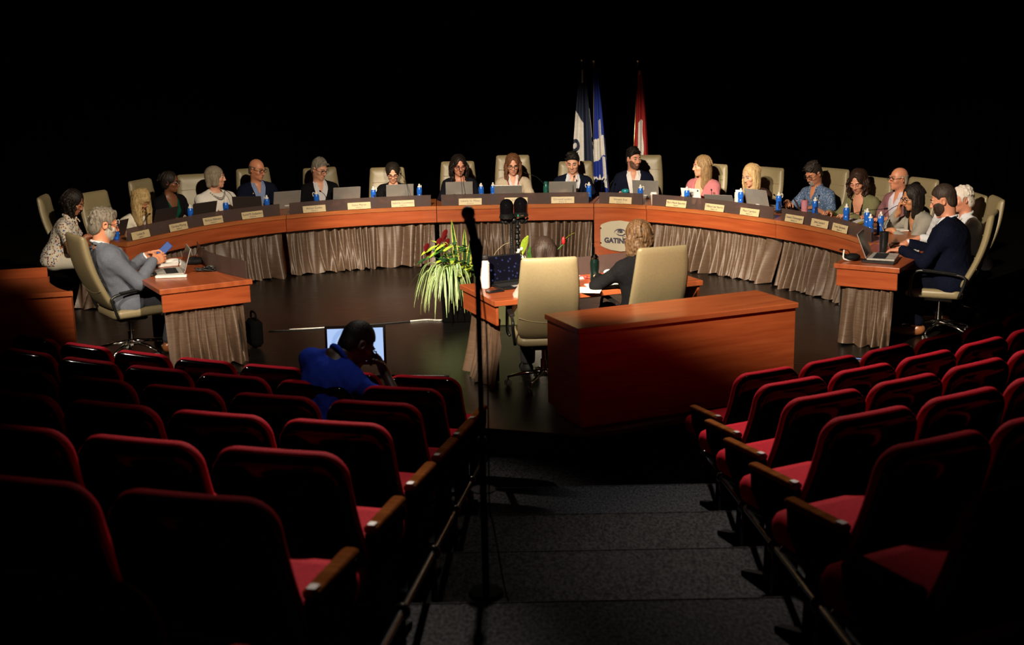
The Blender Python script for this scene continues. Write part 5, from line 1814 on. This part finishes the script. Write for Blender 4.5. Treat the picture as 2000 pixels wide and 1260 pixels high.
P23 = person('man in grey suit with curly grey hair, glasses and beard holding a phone', h, (.84, .54), yaw=-4, pitch=16, k=1.10, skin=(.54, .27, .17), hair=('wavy', (.055, .046, .035), (.27, .235, .185), dict(vol=1.1)), detail=True, glasses=(.012, .009, .008),
       beard=((.30, .27, .23), (.52, .48, .42), .003), top=dict(kind='jacket', col=(.115, .13, .165), shirt=(.66, .68, .76), var=.15, tb=.40, w1=.07), seed=41, pants=(.045, .048, .06), hoff=-.14, sc=1.18,
       hands=[dict(p=(-.08, .22, .90), d=(.25, 1, .25), n=(.75, .2, -.55), curl=.75), dict(p=(.11, .24, .885), d=(-.30, 1, .15), n=(-.8, .2, -.3), curl=.75)],
       knees=[(-.11, .44, .50), (.11, .44, .50)], ankles=[(-.12, .52, .12), (.11, .36, .11)], shoes=noisy('tan_brogue', (.20, .065, .02), (.28, .095, .03), (20, 20, 20), 1, 3, .3))
bpy.context.view_layer.update()
q = P23.matrix_world @ (Vector((.01, .39, .965)) / 1.18)
b = MB(); b.box((0, 0, 0), (.15, .010, .074), 0, 0, None, .006); o = b.obj('phone', principled('blue_phone_case', (.02, .07, .30), .35)); o.location = q
o.rotation_euler = (math.radians(-35), math.radians(-42), .35); tag(o, 'blue phone held in both hands by the grey-suited man', 'phone')
h = (1.06, 10.64, 1.20)
person('woman in black blazer with brown hair tied back, seen from behind', h, (-.38, .92), yaw=22, pitch=6, fem=True, k=1.05, skin=SKIN_P, hair=('long', (.03, .014, .006), (.125, .070, .032), dict(ln=.20, vol=1.15, wave=.012)), detail=True,
       top=dict(kind='jacket', col=BLK, shirt=(.3, .3, .3), scoop=.75), seed=43, glasses=(.02, .02, .02), hands=[dict(p=(-.20, .42, .82), d=(.3, 1, 0)), dict(p=(.14, .46, .80), d=(-.3, 1, 0))], poles=[(-.9, .2, -.6), (.6, -.25, -.8)])
h = (.275, 10.42, 1.115)
person('dark-haired woman almost hidden by the nearer tan chair back', h, (-.12, 1), yaw=0, pitch=24, fem=True, skin=SKIN_P, hair=('bob', (.010, .006, .005), (.035, .02, .014), {}), top=dict(col=(.42, .36, .32), sleeve=.5), seed=45, hoff=.13,
       hands=[dict(p=(-.17, .34, .80), d=(.3, 1, 0)), None], poles=[(-.55, -.2, -.9), (.5, -.2, -.9)])
# man in the second row
x, y, Z, f = MAN_SEAT
person('man in royal blue polo shirt with shaved head bent forward in the second row', (-.95, 7.62, 1.045), (.35, .94), yaw=-42, pitch=40, roll=-10, k=1.08, skin=(.045, .022, .014), hair=('buzz', (.004, .003, .003), (.007, .005, .005), {}), detail=True,
       top=dict(col=(.018, .05, .44), sleeve=.72, var=.2, neck=.050), extras=polo_collar, seed=47, tilt=.42, hoff=.285, hx=.076, z_base=Z, hip_z=.47, sc=1.10, neck=(-.012, .15, .985), glasses=(.01, .01, .01),
       hands=[dict(p=(-.02, .50, .60), d=(.3, 1, 0)), dict(p=(.22, .36, .86), d=(-.5, .1, .8), n=(-.6, -.5, .2), curl=1.2)], poles=[(-.6, -.3, -.7), (.8, -.1, -.8)],
       knees=[(-.13, .42, .46), (.13, .42, .46)], ankles=[(-.13, .40, .11), (.13, .40, .11)], pants=(.01, .01, .014))

# ------------------------------------------------------------------ planters
LEAF = noisy('leaf_green', (.035, .13, .02), (.08, .24, .035), (20, 20, 20), 1, 3, .4)
LEAFV = noisy('leaf_variegated', (.12, .26, .05), (.55, .60, .30), (60, 60, 8), 1, 2, .4, lo=.42, hi=.58)
LIME = noisy('leaf_lime', (.28, .42, .03), (.45, .60, .06), (30, 30, 30), 1, 3, .4)
LEAFD = noisy('leaf_dark', (.008, .035, .012), (.03, .09, .03), (26, 26, 26), 1, 3, .3)
ANTH = principled('anthurium_red', (.075, .005, .006), .2)
CREAM = noisy('leaf_cream_stripe', (.42, .48, .22), (.55, .60, .32), (20, 20, 20), 1, 2, .4)


def blade(b, P, w, mi=0, fold=.25):
    """tapering strap leaf along points P"""
    n = len(P); rows = []
    for i, p in enumerate(P):
        t = i / (n - 1); p = Vector(p)
        tg = (Vector(P[min(i + 1, n - 1)]) - Vector(P[max(i - 1, 0)])).normalized()
        sd = tg.cross(Vector((0, 0, 1))); sd = sd.normalized() if sd.length > 1e-3 else Vector((1, 0, 0))
        up = sd.cross(tg)
        ww = w * (math.sin(PI * min(.12 + t * .88, .985)) ** .7)
        rows.append([p - sd * ww + up * ww * fold, p - sd * ww * .45 + up * ww * .1, p, p + sd * ww * .45 + up * ww * .1, p + sd * ww + up * ww * fold])
    b.grid(rows, mi)
    b.m = [(1 if j % 4 in (0, 3) else 0) for j in range(len(b.f))]


def oval_leaf(b, base, tip, w, mi=0, droop=.1):
    base = Vector(base); tip = Vector(tip); n = 7
    rows = []
    tg = (tip - base).normalized(); sd = tg.cross(Vector((0, 0, 1)))
    sd = sd.normalized() if sd.length > 1e-3 else Vector((1, 0, 0)); up = sd.cross(tg)
    for i in range(n + 1):
        t = i / n; p = base.lerp(tip, t) - Vector((0, 0, droop * t * t * (tip - base).length)); ww = w * math.sin(PI * min(max(t, .03), .98)) ** .8 * (1.15 - .4 * t)
        rows.append([p - sd * ww + up * ww * .25, p - sd * ww * .5 + up * .04 * ww, p, p + sd * ww * .5 + up * .04 * ww, p + sd * ww + up * ww * .25])
    b.grid(rows, mi)


rnd = random.Random(12)
PX, PY = -.56, 12.95
root = empty('potted_plants', (PX, PY, 0), 0, 'tall black planter with mixed green foliage spilling over its side', 'planter')
b = MB(); b.slab(rrect(.34, .34, .02, 3), [(.03, .004), (.025, .01), (0, .46), (.012, .462), (.02, .43)], lambda u, v, h: (u, v, h)); b.obj('pot', principled('pot_black', (.0015, .0015, .0015), .8, **{'Specular IOR Level': .03}), root)
b = MB(); b.ball((0, 0, .42), .15, 12, 0, (1, 1, .25)); b.obj('soil', flat((.02, .012, .008), .9), root)
for k in range(100):                                          # spider plant
    a = rnd.uniform(2.0, 4.9) if k % 4 else rnd.uniform(-1.9, -.6)
    L = rnd.uniform(.20, .40) if k % 4 else rnd.uniform(.14, .24); hgt = rnd.uniform(.05, .17)
    c_, s_ = math.cos(a), math.sin(a)
    o = (-.07 + rnd.uniform(-.08, .12), -.08 + rnd.uniform(-.05, .06), .47)
    dr = rnd.uniform(.18, .42) * (1.0 if k % 3 else .55)
    P = [(o[0] + c_ * L * (1 - (1 - t) ** 1.6), o[1] + s_ * L * (1 - (1 - t) ** 1.6), o[2] + hgt * math.sin(PI * min(t * 1.25, 1)) - dr * max(0, t - .25) ** 1.7 * 1.5) for t in np.linspace(0, 1, 12)]
    b = MB(); blade(b, P, rnd.uniform(.007, .012)); b.obj('leaf', [LEAF, CREAM] if k % 3 else [CREAM, LEAF], root)
for (x, y, L, dx) in [(.02, .05, .60, -.06), (.08, .06, .50, .01), (.10, .05, .38, .05), (.13, .03, .34, .10), (.16, .02, .38, .03)]:     # snake plant
    P = [(x + dx * t, y, .44 + L * t) for t in np.linspace(0, 1, 9)]
    b = MB(); rows = []
    for i, p in enumerate(P):
        t = i / 8; ww = .027 * (1 - t ** 3.0) ** .7 + .001
        rows.append([(p[0] - ww, p[1], p[2]), (p[0] - ww * .62, p[1] + .006, p[2]), (p[0], p[1] + .008, p[2]), (p[0] + ww * .62, p[1] + .006, p[2]), (p[0] + ww, p[1], p[2])])
    b.grid(rows)
    b.m = [(1 if (j % 4 in (0, 3)) else 0) for j in range(len(b.f))]
    b.obj('sword_leaf', [LEAFD, principled('leaf_edge_yellow', (.55, .52, .08), .4)], root)
for k in range(70):                                          # bushy begonia and lime leaves
    a = rnd.uniform(0, 2 * PI); r_ = rnd.uniform(.02, .18); z = rnd.uniform(.46, .78)
    o = Vector((-.03 + r_ * math.cos(a), r_ * .8 * math.sin(a) - .03, z)); d = Vector((math.cos(a), math.sin(a) - .5, rnd.uniform(-.2, .5))).normalized()
    b = MB(); oval_leaf(b, o, o + d * rnd.uniform(.06, .12), rnd.uniform(.022, .04)); b.obj('leaf', [LEAF, LEAFD, LEAFD, LIME][k % 4], root)
for (x, z, mt) in [(-.28, .74, LIME), (-.22, .77, LIME), (-.14, .78, LIME), (-.07, .76, LIME), (-.20, .71, LIME), (-.24, .69, LEAF), (-.33, .64, LEAFD), (-.16, .73, LEAF), (-.05, .58, LIME), (.05, .55, LIME), (.11, .52, LIME), (-.12, .56, LIME), (.0, .50, LIME), (.14, .56, LIME)]:
    b = MB(); b.tube(crvpts([(-.02, 0, .46), (x * .6, -.04, z + .02), (x, -.08, z)], 4), .003, 5); oval_leaf(b, (x + .04, -.06, z + .02), (x - .07, -.12, z - .03), .04); b.obj('leaf', mt, root)
for (x, y, z) in [(-.17, -.02, .82), (-.09, .0, .81), (-.11, .02, .90), (-.30, -.04, .77), (-.12, .02, .86), (-.28, -.02, .71)]:
    b = MB(); b.tube(crvpts([(-.02, 0, .45), (x * .5, y, z - .1), (x, y, z)], 5), .003, 5, 1); oval_leaf(b, (x + .02, y - .01, z + .045), (x - .01, y - .05, z - .035), .036); b.obj('flower', [ANTH, LEAF], root)
# low olive planter with broad-leaved plants behind the centre table
QX, QY = -.14, 12.75
root = empty('planter_box', (QX, QY, 0), 0, 'olive green planter box with broad leaves behind the white flask', 'planter')
b = MB(); b.box((.0, 0, .27), (.46, .26, .54), 0, 0, None, .01); b.obj('box', principled('olive_box', (.075, .08, .025), .6), root)
for (x0, x1, z1, w, mt) in [(-.10, -.17, .66, .035, LEAF), (.03, .14, .70, .028, LEAF), (.05, .20, .60, .035, LEAFD), (-.15, -.21, .58, .04, LIME), (.0, .08, .60, .03, LEAF), (-.05, -.10, .72, .03, LEAFD), (.1, .16, .56, .035, LIME), (-.02, -.05, .60, .04, LEAF)]:
    b = MB(); oval_leaf(b, (x0, -.08, .53), (x1, -.16, z1), w); b.obj('leaf', mt, root)
b = MB(); b.tube(crvpts([(-.05, 0, .53), (-.03, 0, .70), (.06, 0, .80), (.13, 0, .83)], 6), .003, 5); b.obj('twig', flat((.4, .35, .2), .6), root)
root = empty('anthurium', (.30, 12.75, 0), 0, 'anthurium with green heart leaf and red flower rising behind the hidden woman', 'plant')
b = MB(); b.slab(rrect(.22, .22, .02, 3), [(.02, .004), (0, .42), (.01, .425)], lambda u, v, h: (u, v, h)); b.obj('pot', principled('pot_white', (.5, .49, .46), .4), root)
b = MB(); b.tube(crvpts([(0, 0, .42), (-.06, 0, .6), (-.11, 0, .70)], 5), .004, 5, 1); oval_leaf(b, (-.12, -.02, .90), (-.18, -.05, .71), .075, 0, 0); b.obj('leaf', [LIME, LEAF], root)
b = MB(); oval_leaf(b, (-.10, -.02, .58), (-.11, -.06, .80), .035, 0, 0); b.obj('leaf', LEAF, root)
b = MB(); b.tube(crvpts([(.05, 0, .42), (.10, 0, .66), (.27, 0, .84)], 6), .005, 6); b.obj('stem', LEAF, root)
b = MB(); oval_leaf(b, (.22, -.02, .83), (.36, -.04, .93), .045, 0, 0); b.obj('leaf', noisy('leaf_olive', (.08, .08, .01), (.2, .17, .02), (20, 20, 20), 1, 2, .35), root)
b = MB(); b.ball((.232, -.04, .845), .022, 10, 0, (.9, .7, 1.9)); b.obj('flower', principled('flower_red', (.45, .02, .02), .4), root)
b = MB()
for k in range(6): b.ball((-.20 + .03 * math.cos(k), -.03 + .02 * math.sin(k * 2), .66 + .022 * k), .018, 8, 0, (1, .6, 1.1))
b.tube([(-.06, 0, .42), (-.19, -.02, .78)], .003, 5); b.obj('white_orchid', WHITEP, root)

# ------------------------------------------------------------------ dome cameras on a tripod
root = empty('camera_tripod', (.04, 13.25, 0), 0, 'black tripod with crossbar carrying the two dome cameras', 'tripod')
b = MB(); b.tube([(-.028, 0, .30), (-.028, 0, .98)], .017, 10); b.tube([(-.028, 0, .25), (-.028, 0, .60)], .024, 10)
for k in range(16): b.box((-.028, -.018, .62 + k * .018), (.036, .010, .009))
b.box((-.028, -.02, .66), (.05, .03, .07), 0, 0, None, .006); b.obj('column', BLACK, root)
b = MB(); b.tube([(.030, 0, .30), (.030, 0, .98)], .022, 8)
for k in range(9): b.tube([(.030 + .004 * (k % 3), -.004, .42 + k * .06), (.030 + .004 * (k % 3), -.004, .452 + k * .06)], .030, 8)
b.obj('cable_column', BLACK, root)
for k in range(3):
    a = 2 * PI * k / 3 + .5
    b = MB(); b.tube([(.03 * math.cos(a), .03 * math.sin(a), .62), (.36 * math.cos(a), .36 * math.sin(a), .02)], [.02, .014], 8); b.ball((.36 * math.cos(a), .36 * math.sin(a), .016), .018, 8); b.obj('leg', BLACK, root)
b = MB(); b.tube([(-.13, 0, .975), (.10, 0, .99)], .014, 8); b.ball((-.085, -.01, .97), .030, 10); b.ball((.0, -.01, .985), .034, 10); b.ball((.085, 0, .985), .036, 10, 0, (1, 1, 1.2)); b.tube([(-.13, 0, .95), (-.125, 0, 1.02)], .018, 8); b.tube([(.11, -.01, .95), (.145, -.01, 1.01)], .012, 8)
b.tube([(-.02, 0, .95), (.03, 0, 1.05)], .02, 8); b.obj('head_clamp', BLACK, root)
b = MB(); b.tube(crvpts([(-.115, -.01, 1.0), (-.12, -.01, .8), (-.10, -.01, .55), (-.11, -.01, .2)], 5), .007, 6); b.obj('cable', BLACK, root)
b = MB(); b.tube([(-.14, -.02, .62), (-.04, -.02, .61), (.0, -.02, .60)], [.012, .007, .008], 8); b.obj('pan_handle', BLACK, root)
for x, z, lab, lit in ((-.075, 1.005, 'left dome camera, its clear dome catching several highlights', False), (.072, 1.02, 'right dome camera, slightly higher with green status light', True)):
    r = empty('dome_camera', (.04 + x, 13.23, z), 0, lab, 'camera', 'dome cameras on the tripod')
    b = MB(); b.lathe([(.060, .0), (.078, .004), (.078, .026), (.072, .032), (.074, .048), (.070, .052)], n=24); b.obj('base', BLACK, r)
    b = MB(); b.lathe([(.071, .050), (.073, .12)] + [(.073 * math.cos(t), .125 + .080 * math.sin(t)) for t in np.linspace(0, 1.5, 9)], n=28)
    b.obj('dome', principled('dome_black', (.004, .004, .005), .06), r)
    if lit:
        b = MB(); b.box((-.03, -.079, .030), (.008, .003, .006)); b.box((-.03, -.079, .018), (.008, .003, .006)); b.obj('status_light', emis('led_green', (.1, 1, .35), 1.2), r)
        b = MB(); b.box((.015, -.078, .024), (.03, .004, .012)); b.obj('connector', BRASS, r)

# ------------------------------------------------------------------ vocal microphone stand in the aisle
root = empty('microphone_stand', (-.140, 5.42, .4), 0, 'black microphone stand in the aisle with vocal microphone, out of focus', 'microphone stand')
top = Vector((-.172 + .140, 5.2 - 5.42, 2.21 - .4)); 
def on(t): return (top.x * t, top.y * t * 1.0, top.z * t)
B0 = Vector((-.140, 5.42, .4))
top = Vector((-.140, 5.24, 2.02)) - B0                 # clip at the head of the pole
def on(t): return (top.x * t, top.y * t, top.z * t)
b = MB(); b.lathe([(.075, 0), (.08, .006), (.075, .018), (.03, .026)], (0, 0, 0), 24); b.obj('base', MICB, root)
b = MB(); b.tube([on(.01), on(.46)], .0155, 10); b.obj('lower_tube', MICB, root)
b = MB(); b.tube([on(.44), on(1.0)], .0115, 10); b.obj('upper_tube', MICB, root)
b = MB(); b.tube([on(.43), on(.455), on(.48)], [.02, .025, .018], 12); b.obj('clutch', MICB, root)
b = MB(); b.lathe([(.012, 0), (.055, .004), (.055, .010), (.012, .014)], on(.32), 18); b.obj('counterweight_disc', MICB, root)
m0 = top.copy(); m1 = Vector((-.176, 5.20, 2.20)) - B0
dv = (m1 - m0)
b = MB(); b.tube([on(.93), on(.97), m0 + dv * .05, m0 + dv * .25], [.014, .022, .028, .024], 10); b.obj('clip', MICB, root)
b = MB(); b.tube([m0 - dv * .12, m0 + dv * .2, m0 + dv * .60, m0 + dv * .74], [.015, .017, .020, .025], 12); mic = b.obj('microphone', MICB, root)
b = MB(); b.ball(m0 + dv * .88, .0285, 14, 0, (1, 1, 1.1)); b.obj('grille', principled('mic_grille', (.008, .008, .008), .6), root)
b = MB(); P = crvpts([on(.97), (on(.8)[0] + .030, on(.8)[1] - .01, on(.8)[2]), (on(.55)[0] + .03, on(.55)[1], on(.55)[2]), (on(.28)[0] + .025, on(.28)[1], on(.28)[2]), (.04, 0, .33), (.09, -.05, .03), (.12, -.15, .006)], 8)
b.tube(P, .0035, 6); b.obj('cable', MICB, root)

# ------------------------------------------------------------------ confidence monitor on the stage
MY = 10.0
root = empty('monitor', (-1.26, MY, 0), .07, 'monitor with pale lit screen facing the audience behind the man in blue', 'monitor')
R = Matrix.Rotation(math.radians(-6), 3, 'X'); zc = .465
b = MB(); b.box((0, 0, zc), (.485, .035, .320), 0, 0, R, .006); b.obj('bezel', BLACK, root)
def scr():
    m = principled('monitor_screen', (0, 0, 0), .3); t = m.node_tree; N = t.nodes; L = t.links
    tc = N.new('ShaderNodeTexCoord'); sp = N.new('ShaderNodeSeparateXYZ'); L.new(tc.outputs['Object'], sp.inputs[0])
    mp = N.new('ShaderNodeMapping'); mp.inputs['Location'].default_value = (.06, 0, -.48); mp.inputs['Scale'].default_value = (1, 0, 1)
    L.new(tc.outputs['Object'], mp.inputs[0])
    ln = N.new('ShaderNodeVectorMath'); ln.operation = 'LENGTH'; L.new(mp.outputs[0], ln.inputs[0])
    rp = N.new('ShaderNodeValToRGB'); rp.color_ramp.interpolation = 'EASE'
    e = rp.color_ramp.elements; e[0].position = .09; e[0].color = (.42, .56, .86, 1); e[1].position = .10; e[1].color = (.30, .44, .76, 1)
    a = e.new(.125); a.color = (.30, .44, .76, 1); a = e.new(.135); a.color = (.40, .55, .86, 1)
    L.new(ln.outputs['Value'], rp.inputs[0])
    L.new(rp.outputs[0], N['Principled BSDF'].inputs['Emission Color']); N['Principled BSDF'].inputs['Emission Strength'].default_value = 1.0
    return m
b = MB(); b.box(R @ Vector((0, -.0185, 0.004)) + Vector((0, 0, zc)), (.445, .002, .268), 0, 0, R); b.obj('screen', scr(), root)
b = MB(); b.box(R @ Vector((.125, -.0205, .075)) + Vector((0, 0, zc)), (.004, .001, .030), 0, 0, R @ Matrix.Rotation(.5, 3, 'Y')); b.obj('screen_mark', flat((.05, .12, .35), .5), root)
b = MB(); b.box((0, .06, .15), (.06, .03, .28)); b.box((0, .05, .012), (.26, .20, .022), 0, 0, None, .006); b.obj('stand', BLACK, root)

# ------------------------------------------------------------------ flags
def flag(name, loc, top, lean, label, pat, W=.30, H=1.55, mats=(), emblem=None, gold=False, phase=0, sh=.22):
    """furled flag hanging from a staff; pat(u, v) gives the material index, v 0 at the top"""
    root = empty(name, loc, 0, label, 'flag')
    b = MB(); b.tube([(0, 0, .05), (lean[0], lean[1], top)], .012, 10); b.obj('pole', BRASS if gold else noisy('pole_wood', (.16, .10, .05), (.25, .16, .08), (8, 8, 2), 1, 3, .35), root)
    e = Vector((lean[0], lean[1], top))
    b = MB(); b.lathe([(.012, -.02), (.02, 0), (.012, .012), (.02, .03), (.024, .05), (.016, .07), (.004, .09)], e, 12); b.obj('finial', BRASS, root)
    b = MB(); b.lathe([(.17, 0), (.17, .02), (.05, .05), (.025, .07), (.025, .16)], n=20); b.obj('stand', BLACK, root)
    nu, nv = 80, 150
    rows = []
    for i in range(nv + 1):
        v = i / nv; z = top - .09 - H * v
        t = z / top
        cx0, cy0 = lean[0] * t, lean[1] * t
        wd = W * (.16 + .84 * v ** .75)
        row = []
        for j in range(nu + 1):
            u = j / nu
            x = cx0 + wd * (u - sh) + .008
            y = cy0 - .035 - (.006 + .022 * v) * math.sin(u * PI * 4.4 + phase + .8 * v) - .02 * math.sin(u * PI)
            row.append((x, y, z + .05 * (u - .2) * v + .02 * math.sin(u * 9 + phase) * v))
        rows.append(row)
    b.grid(rows)
    b.m = [pat((k % nu + .5) / nu, (k // nu + .5) / nv) for k in range(len(b.f))]
    c = b.obj('cloth', list(mats), root)
    sm = c.modifiers.new('thick', 'SOLIDIFY'); sm.thickness = .003
    if emblem: emblem(root, rows, nu, nv)
    return root


FWHITE = noisy('flag_white', (.62, .60, .57), (.70, .68, .64), (10, 10, 60), 1, 2, .7)
FNAVY = principled('flag_navy', (.006, .012, .04), .7); FGREEN = principled('flag_green', (.005, .10, .025), .7)
FBLUE = principled('flag_blue', (.008, .03, .28), .7); FRED = principled('flag_red', (.33, .010, .012), .7)


def pat_city(u, v):
    if v < .12: return 1 if .40 < u < .60 else 0
    if v > .86 and .62 < u < .80: return 2
    if u < .56 and .36 + .20 * u < v < .93 + .03 * u:
        r = math.hypot((u - .10) / .27, (v - .68) / .060)
        return 0 if .42 < r < 1 else 1
    return 0


def pat_lily(u, v):
    if .50 < u < .74 and .37 < v <= .53: return 1
    if .52 - .03 * u < v < .69 - .05 * u and u < .92: return 1
    if .72 < u < .93 and .66 < v < .90: return 1
    if u < .13 and .80 < v < .97: return 1
    return 0


def pat_maple(u, v):
    if v < .05: return 1 if .3 < u < .7 else 0
    if v > .44 + .12 * abs(u - .5) and .30 < u < .70 + .04 * math.sin(v * 20):
        if v > .76 and u < .44 + .07 * math.sin(v * 75): return 0
        return 1
    return 0


def lily(root, rows, nu, nv):
    b = MB()
    def pt(u, v, o=.012):
        i = min(int(v * nv), nv); j = min(int(u * nu), nu); p = rows[i][j]; return Vector((p[0], p[1] - o, p[2]))
    c0 = pt(.42, .825)
    c0.y -= .03
    def petal(P, w):
        rws = []
        n_ = len(P)
        for i, (x, z) in enumerate(P):
            t = i / (n_ - 1); ww = w * math.sin(PI * min(max(t, .08), .95)) ** .8
            a = Vector((P[min(i + 1, n_ - 1)][0] - P[max(i - 1, 0)][0], 0, P[min(i + 1, n_ - 1)][1] - P[max(i - 1, 0)][1])).normalized()
            s_ = Vector((a.z, 0, -a.x))
            rws.append([c0 + Vector((x, 0, z)) * 1.15 - s_ * ww, c0 + Vector((x, 0, z)) * 1.15 + s_ * ww])
        b.grid(rws, 0, False, False)
    petal([(0, -.06), (0, -.02), (0, .03), (0, .09)], .022)
    for s in (-1, 1):
        petal([(s * .008, -.03), (s * .02, .02), (s * .045, .055), (s * .07, .04), (s * .068, .012)], .014)
        petal([(s * .006, -.03), (s * .015, -.06), (s * .035, -.075)], .008)
    b.box(c0 + Vector((0, -.001, -.028)), (.075, .002, .012))
    b.obj('lily_emblem', FWHITE, root)


flag('flag', (1.10, 18.75, 0), 2.44, (-.03, .03), 'white and navy flag with round emblem behind the man at centre right', pat_city, .36, 1.62, [FNAVY, FWHITE, FGREEN], phase=.6, sh=.55)
flag('flag', (1.235, 18.5, 0), 2.43, (-.01, .03), 'blue flag with white cross and lily, middle of the three flags', pat_lily, .235, 1.90, [FBLUE, FWHITE], lily, phase=1.4, sh=.12)
flag('flag', (1.76, 18.6, 0), 2.42, (.10, .03), 'red and white flag with maple leaf behind the bearded man', pat_maple, .25, 1.60, [FRED, FWHITE], gold=True, phase=2.2, sh=.06)

# ------------------------------------------------------------------ cables and small things on the floor
def cable(P, r, mat, label, z=.006, name='cable'):
    b = MB(); b.tube(crvpts([(x, y, z) for x, y in P], 8), r, 6)
    return tag(b.obj(name, mat), label, 'cable')


WC = principled('cable_white', (.55, .53, .48), .4)
cable([(-2.45, 12.55), (-1.95, 12.62), (-1.5, 12.75), (-1.0, 12.9)], .006, BLACK, 'black cable running across the stage floor toward the planter')
cable([(-1.05, 12.88), (-.88, 12.93), (-.74, 12.90), (-.60, 13.0)], .008, WC, 'white cable lying loose at the foot of the planter', .008)
cable([(-2.25, 12.60), (-2.0, 12.64), (-1.75, 12.70)], .006, WC, 'short pale cable stretch on the stage floor left of the monitor', .007)
cable([(-2.6, 11.0), (-1.8, 10.85), (-1.0, 10.75), (-.55, 10.70)], .008, BLACK, 'dark cable crossing the stage floor behind the monitor')
cable([(2.55, 10.75), (2.9, 10.9), (3.3, 10.98), (3.9, 11.05)], .010, TAPE, 'grey taped cable along the floor before the right side table')
cable([(2.95, 11.08), (3.15, 10.98), (3.35, 11.02), (3.45, 11.14), (3.38, 11.25)], .006, principled('cable_blue', (.06, .15, .5), .4), 'blue network cable curling at the skirt of the right side table', .012)
r = empty('cable_coil', (-.36, 7.35, 0), 0, 'blue and orange cable coil hanging by the microphone stand', 'cable')
b = MB(); b.tube([(.06 * math.cos(a), 0, .12 + .05 * math.sin(a)) for a in np.linspace(0, 2 * PI, 18)], .014, 6); b.obj('loop', principled('coil_blue', (.03, .16, .45), .4), r)
b = MB(); b.tube([(.06 * math.cos(a), -.006, .12 + .05 * math.sin(a)) for a in np.linspace(.2, .9, 6)], .016, 6); b.obj('tie', principled('coil_orange', (.6, .16, .02), .4), r)
r = empty('floor_light', (-.40, 3.95, .6), 0, 'round brass cover in the carpet at the lower left of the aisle', 'floor plate')
b = MB(); b.lathe([(.05, 0), (.05, .004), (.038, .006), (.036, .003)], n=24); b.obj('ring', BRASS, r)
# dark bag leaning at the left side table
r = empty('bag', (-2.46, 11.90, 0), .5, 'black bag standing beyond the skirt of the left side table', 'bag')
b = MB(); b.slab(rrect(.22, .27, .06, 5), [(.03, -.06), (0, -.03), (0, .03), (.03, .06)], lambda u, v, h: (h, u, v + .145)); b.obj('bag_body', MICB, r)
b = MB(); b.tube(crvpts([(0, -.08, .28), (0, -.06, .34), (0, .06, .34), (0, .08, .28)], 5), .01, 6); b.obj('handle', MICB, r)
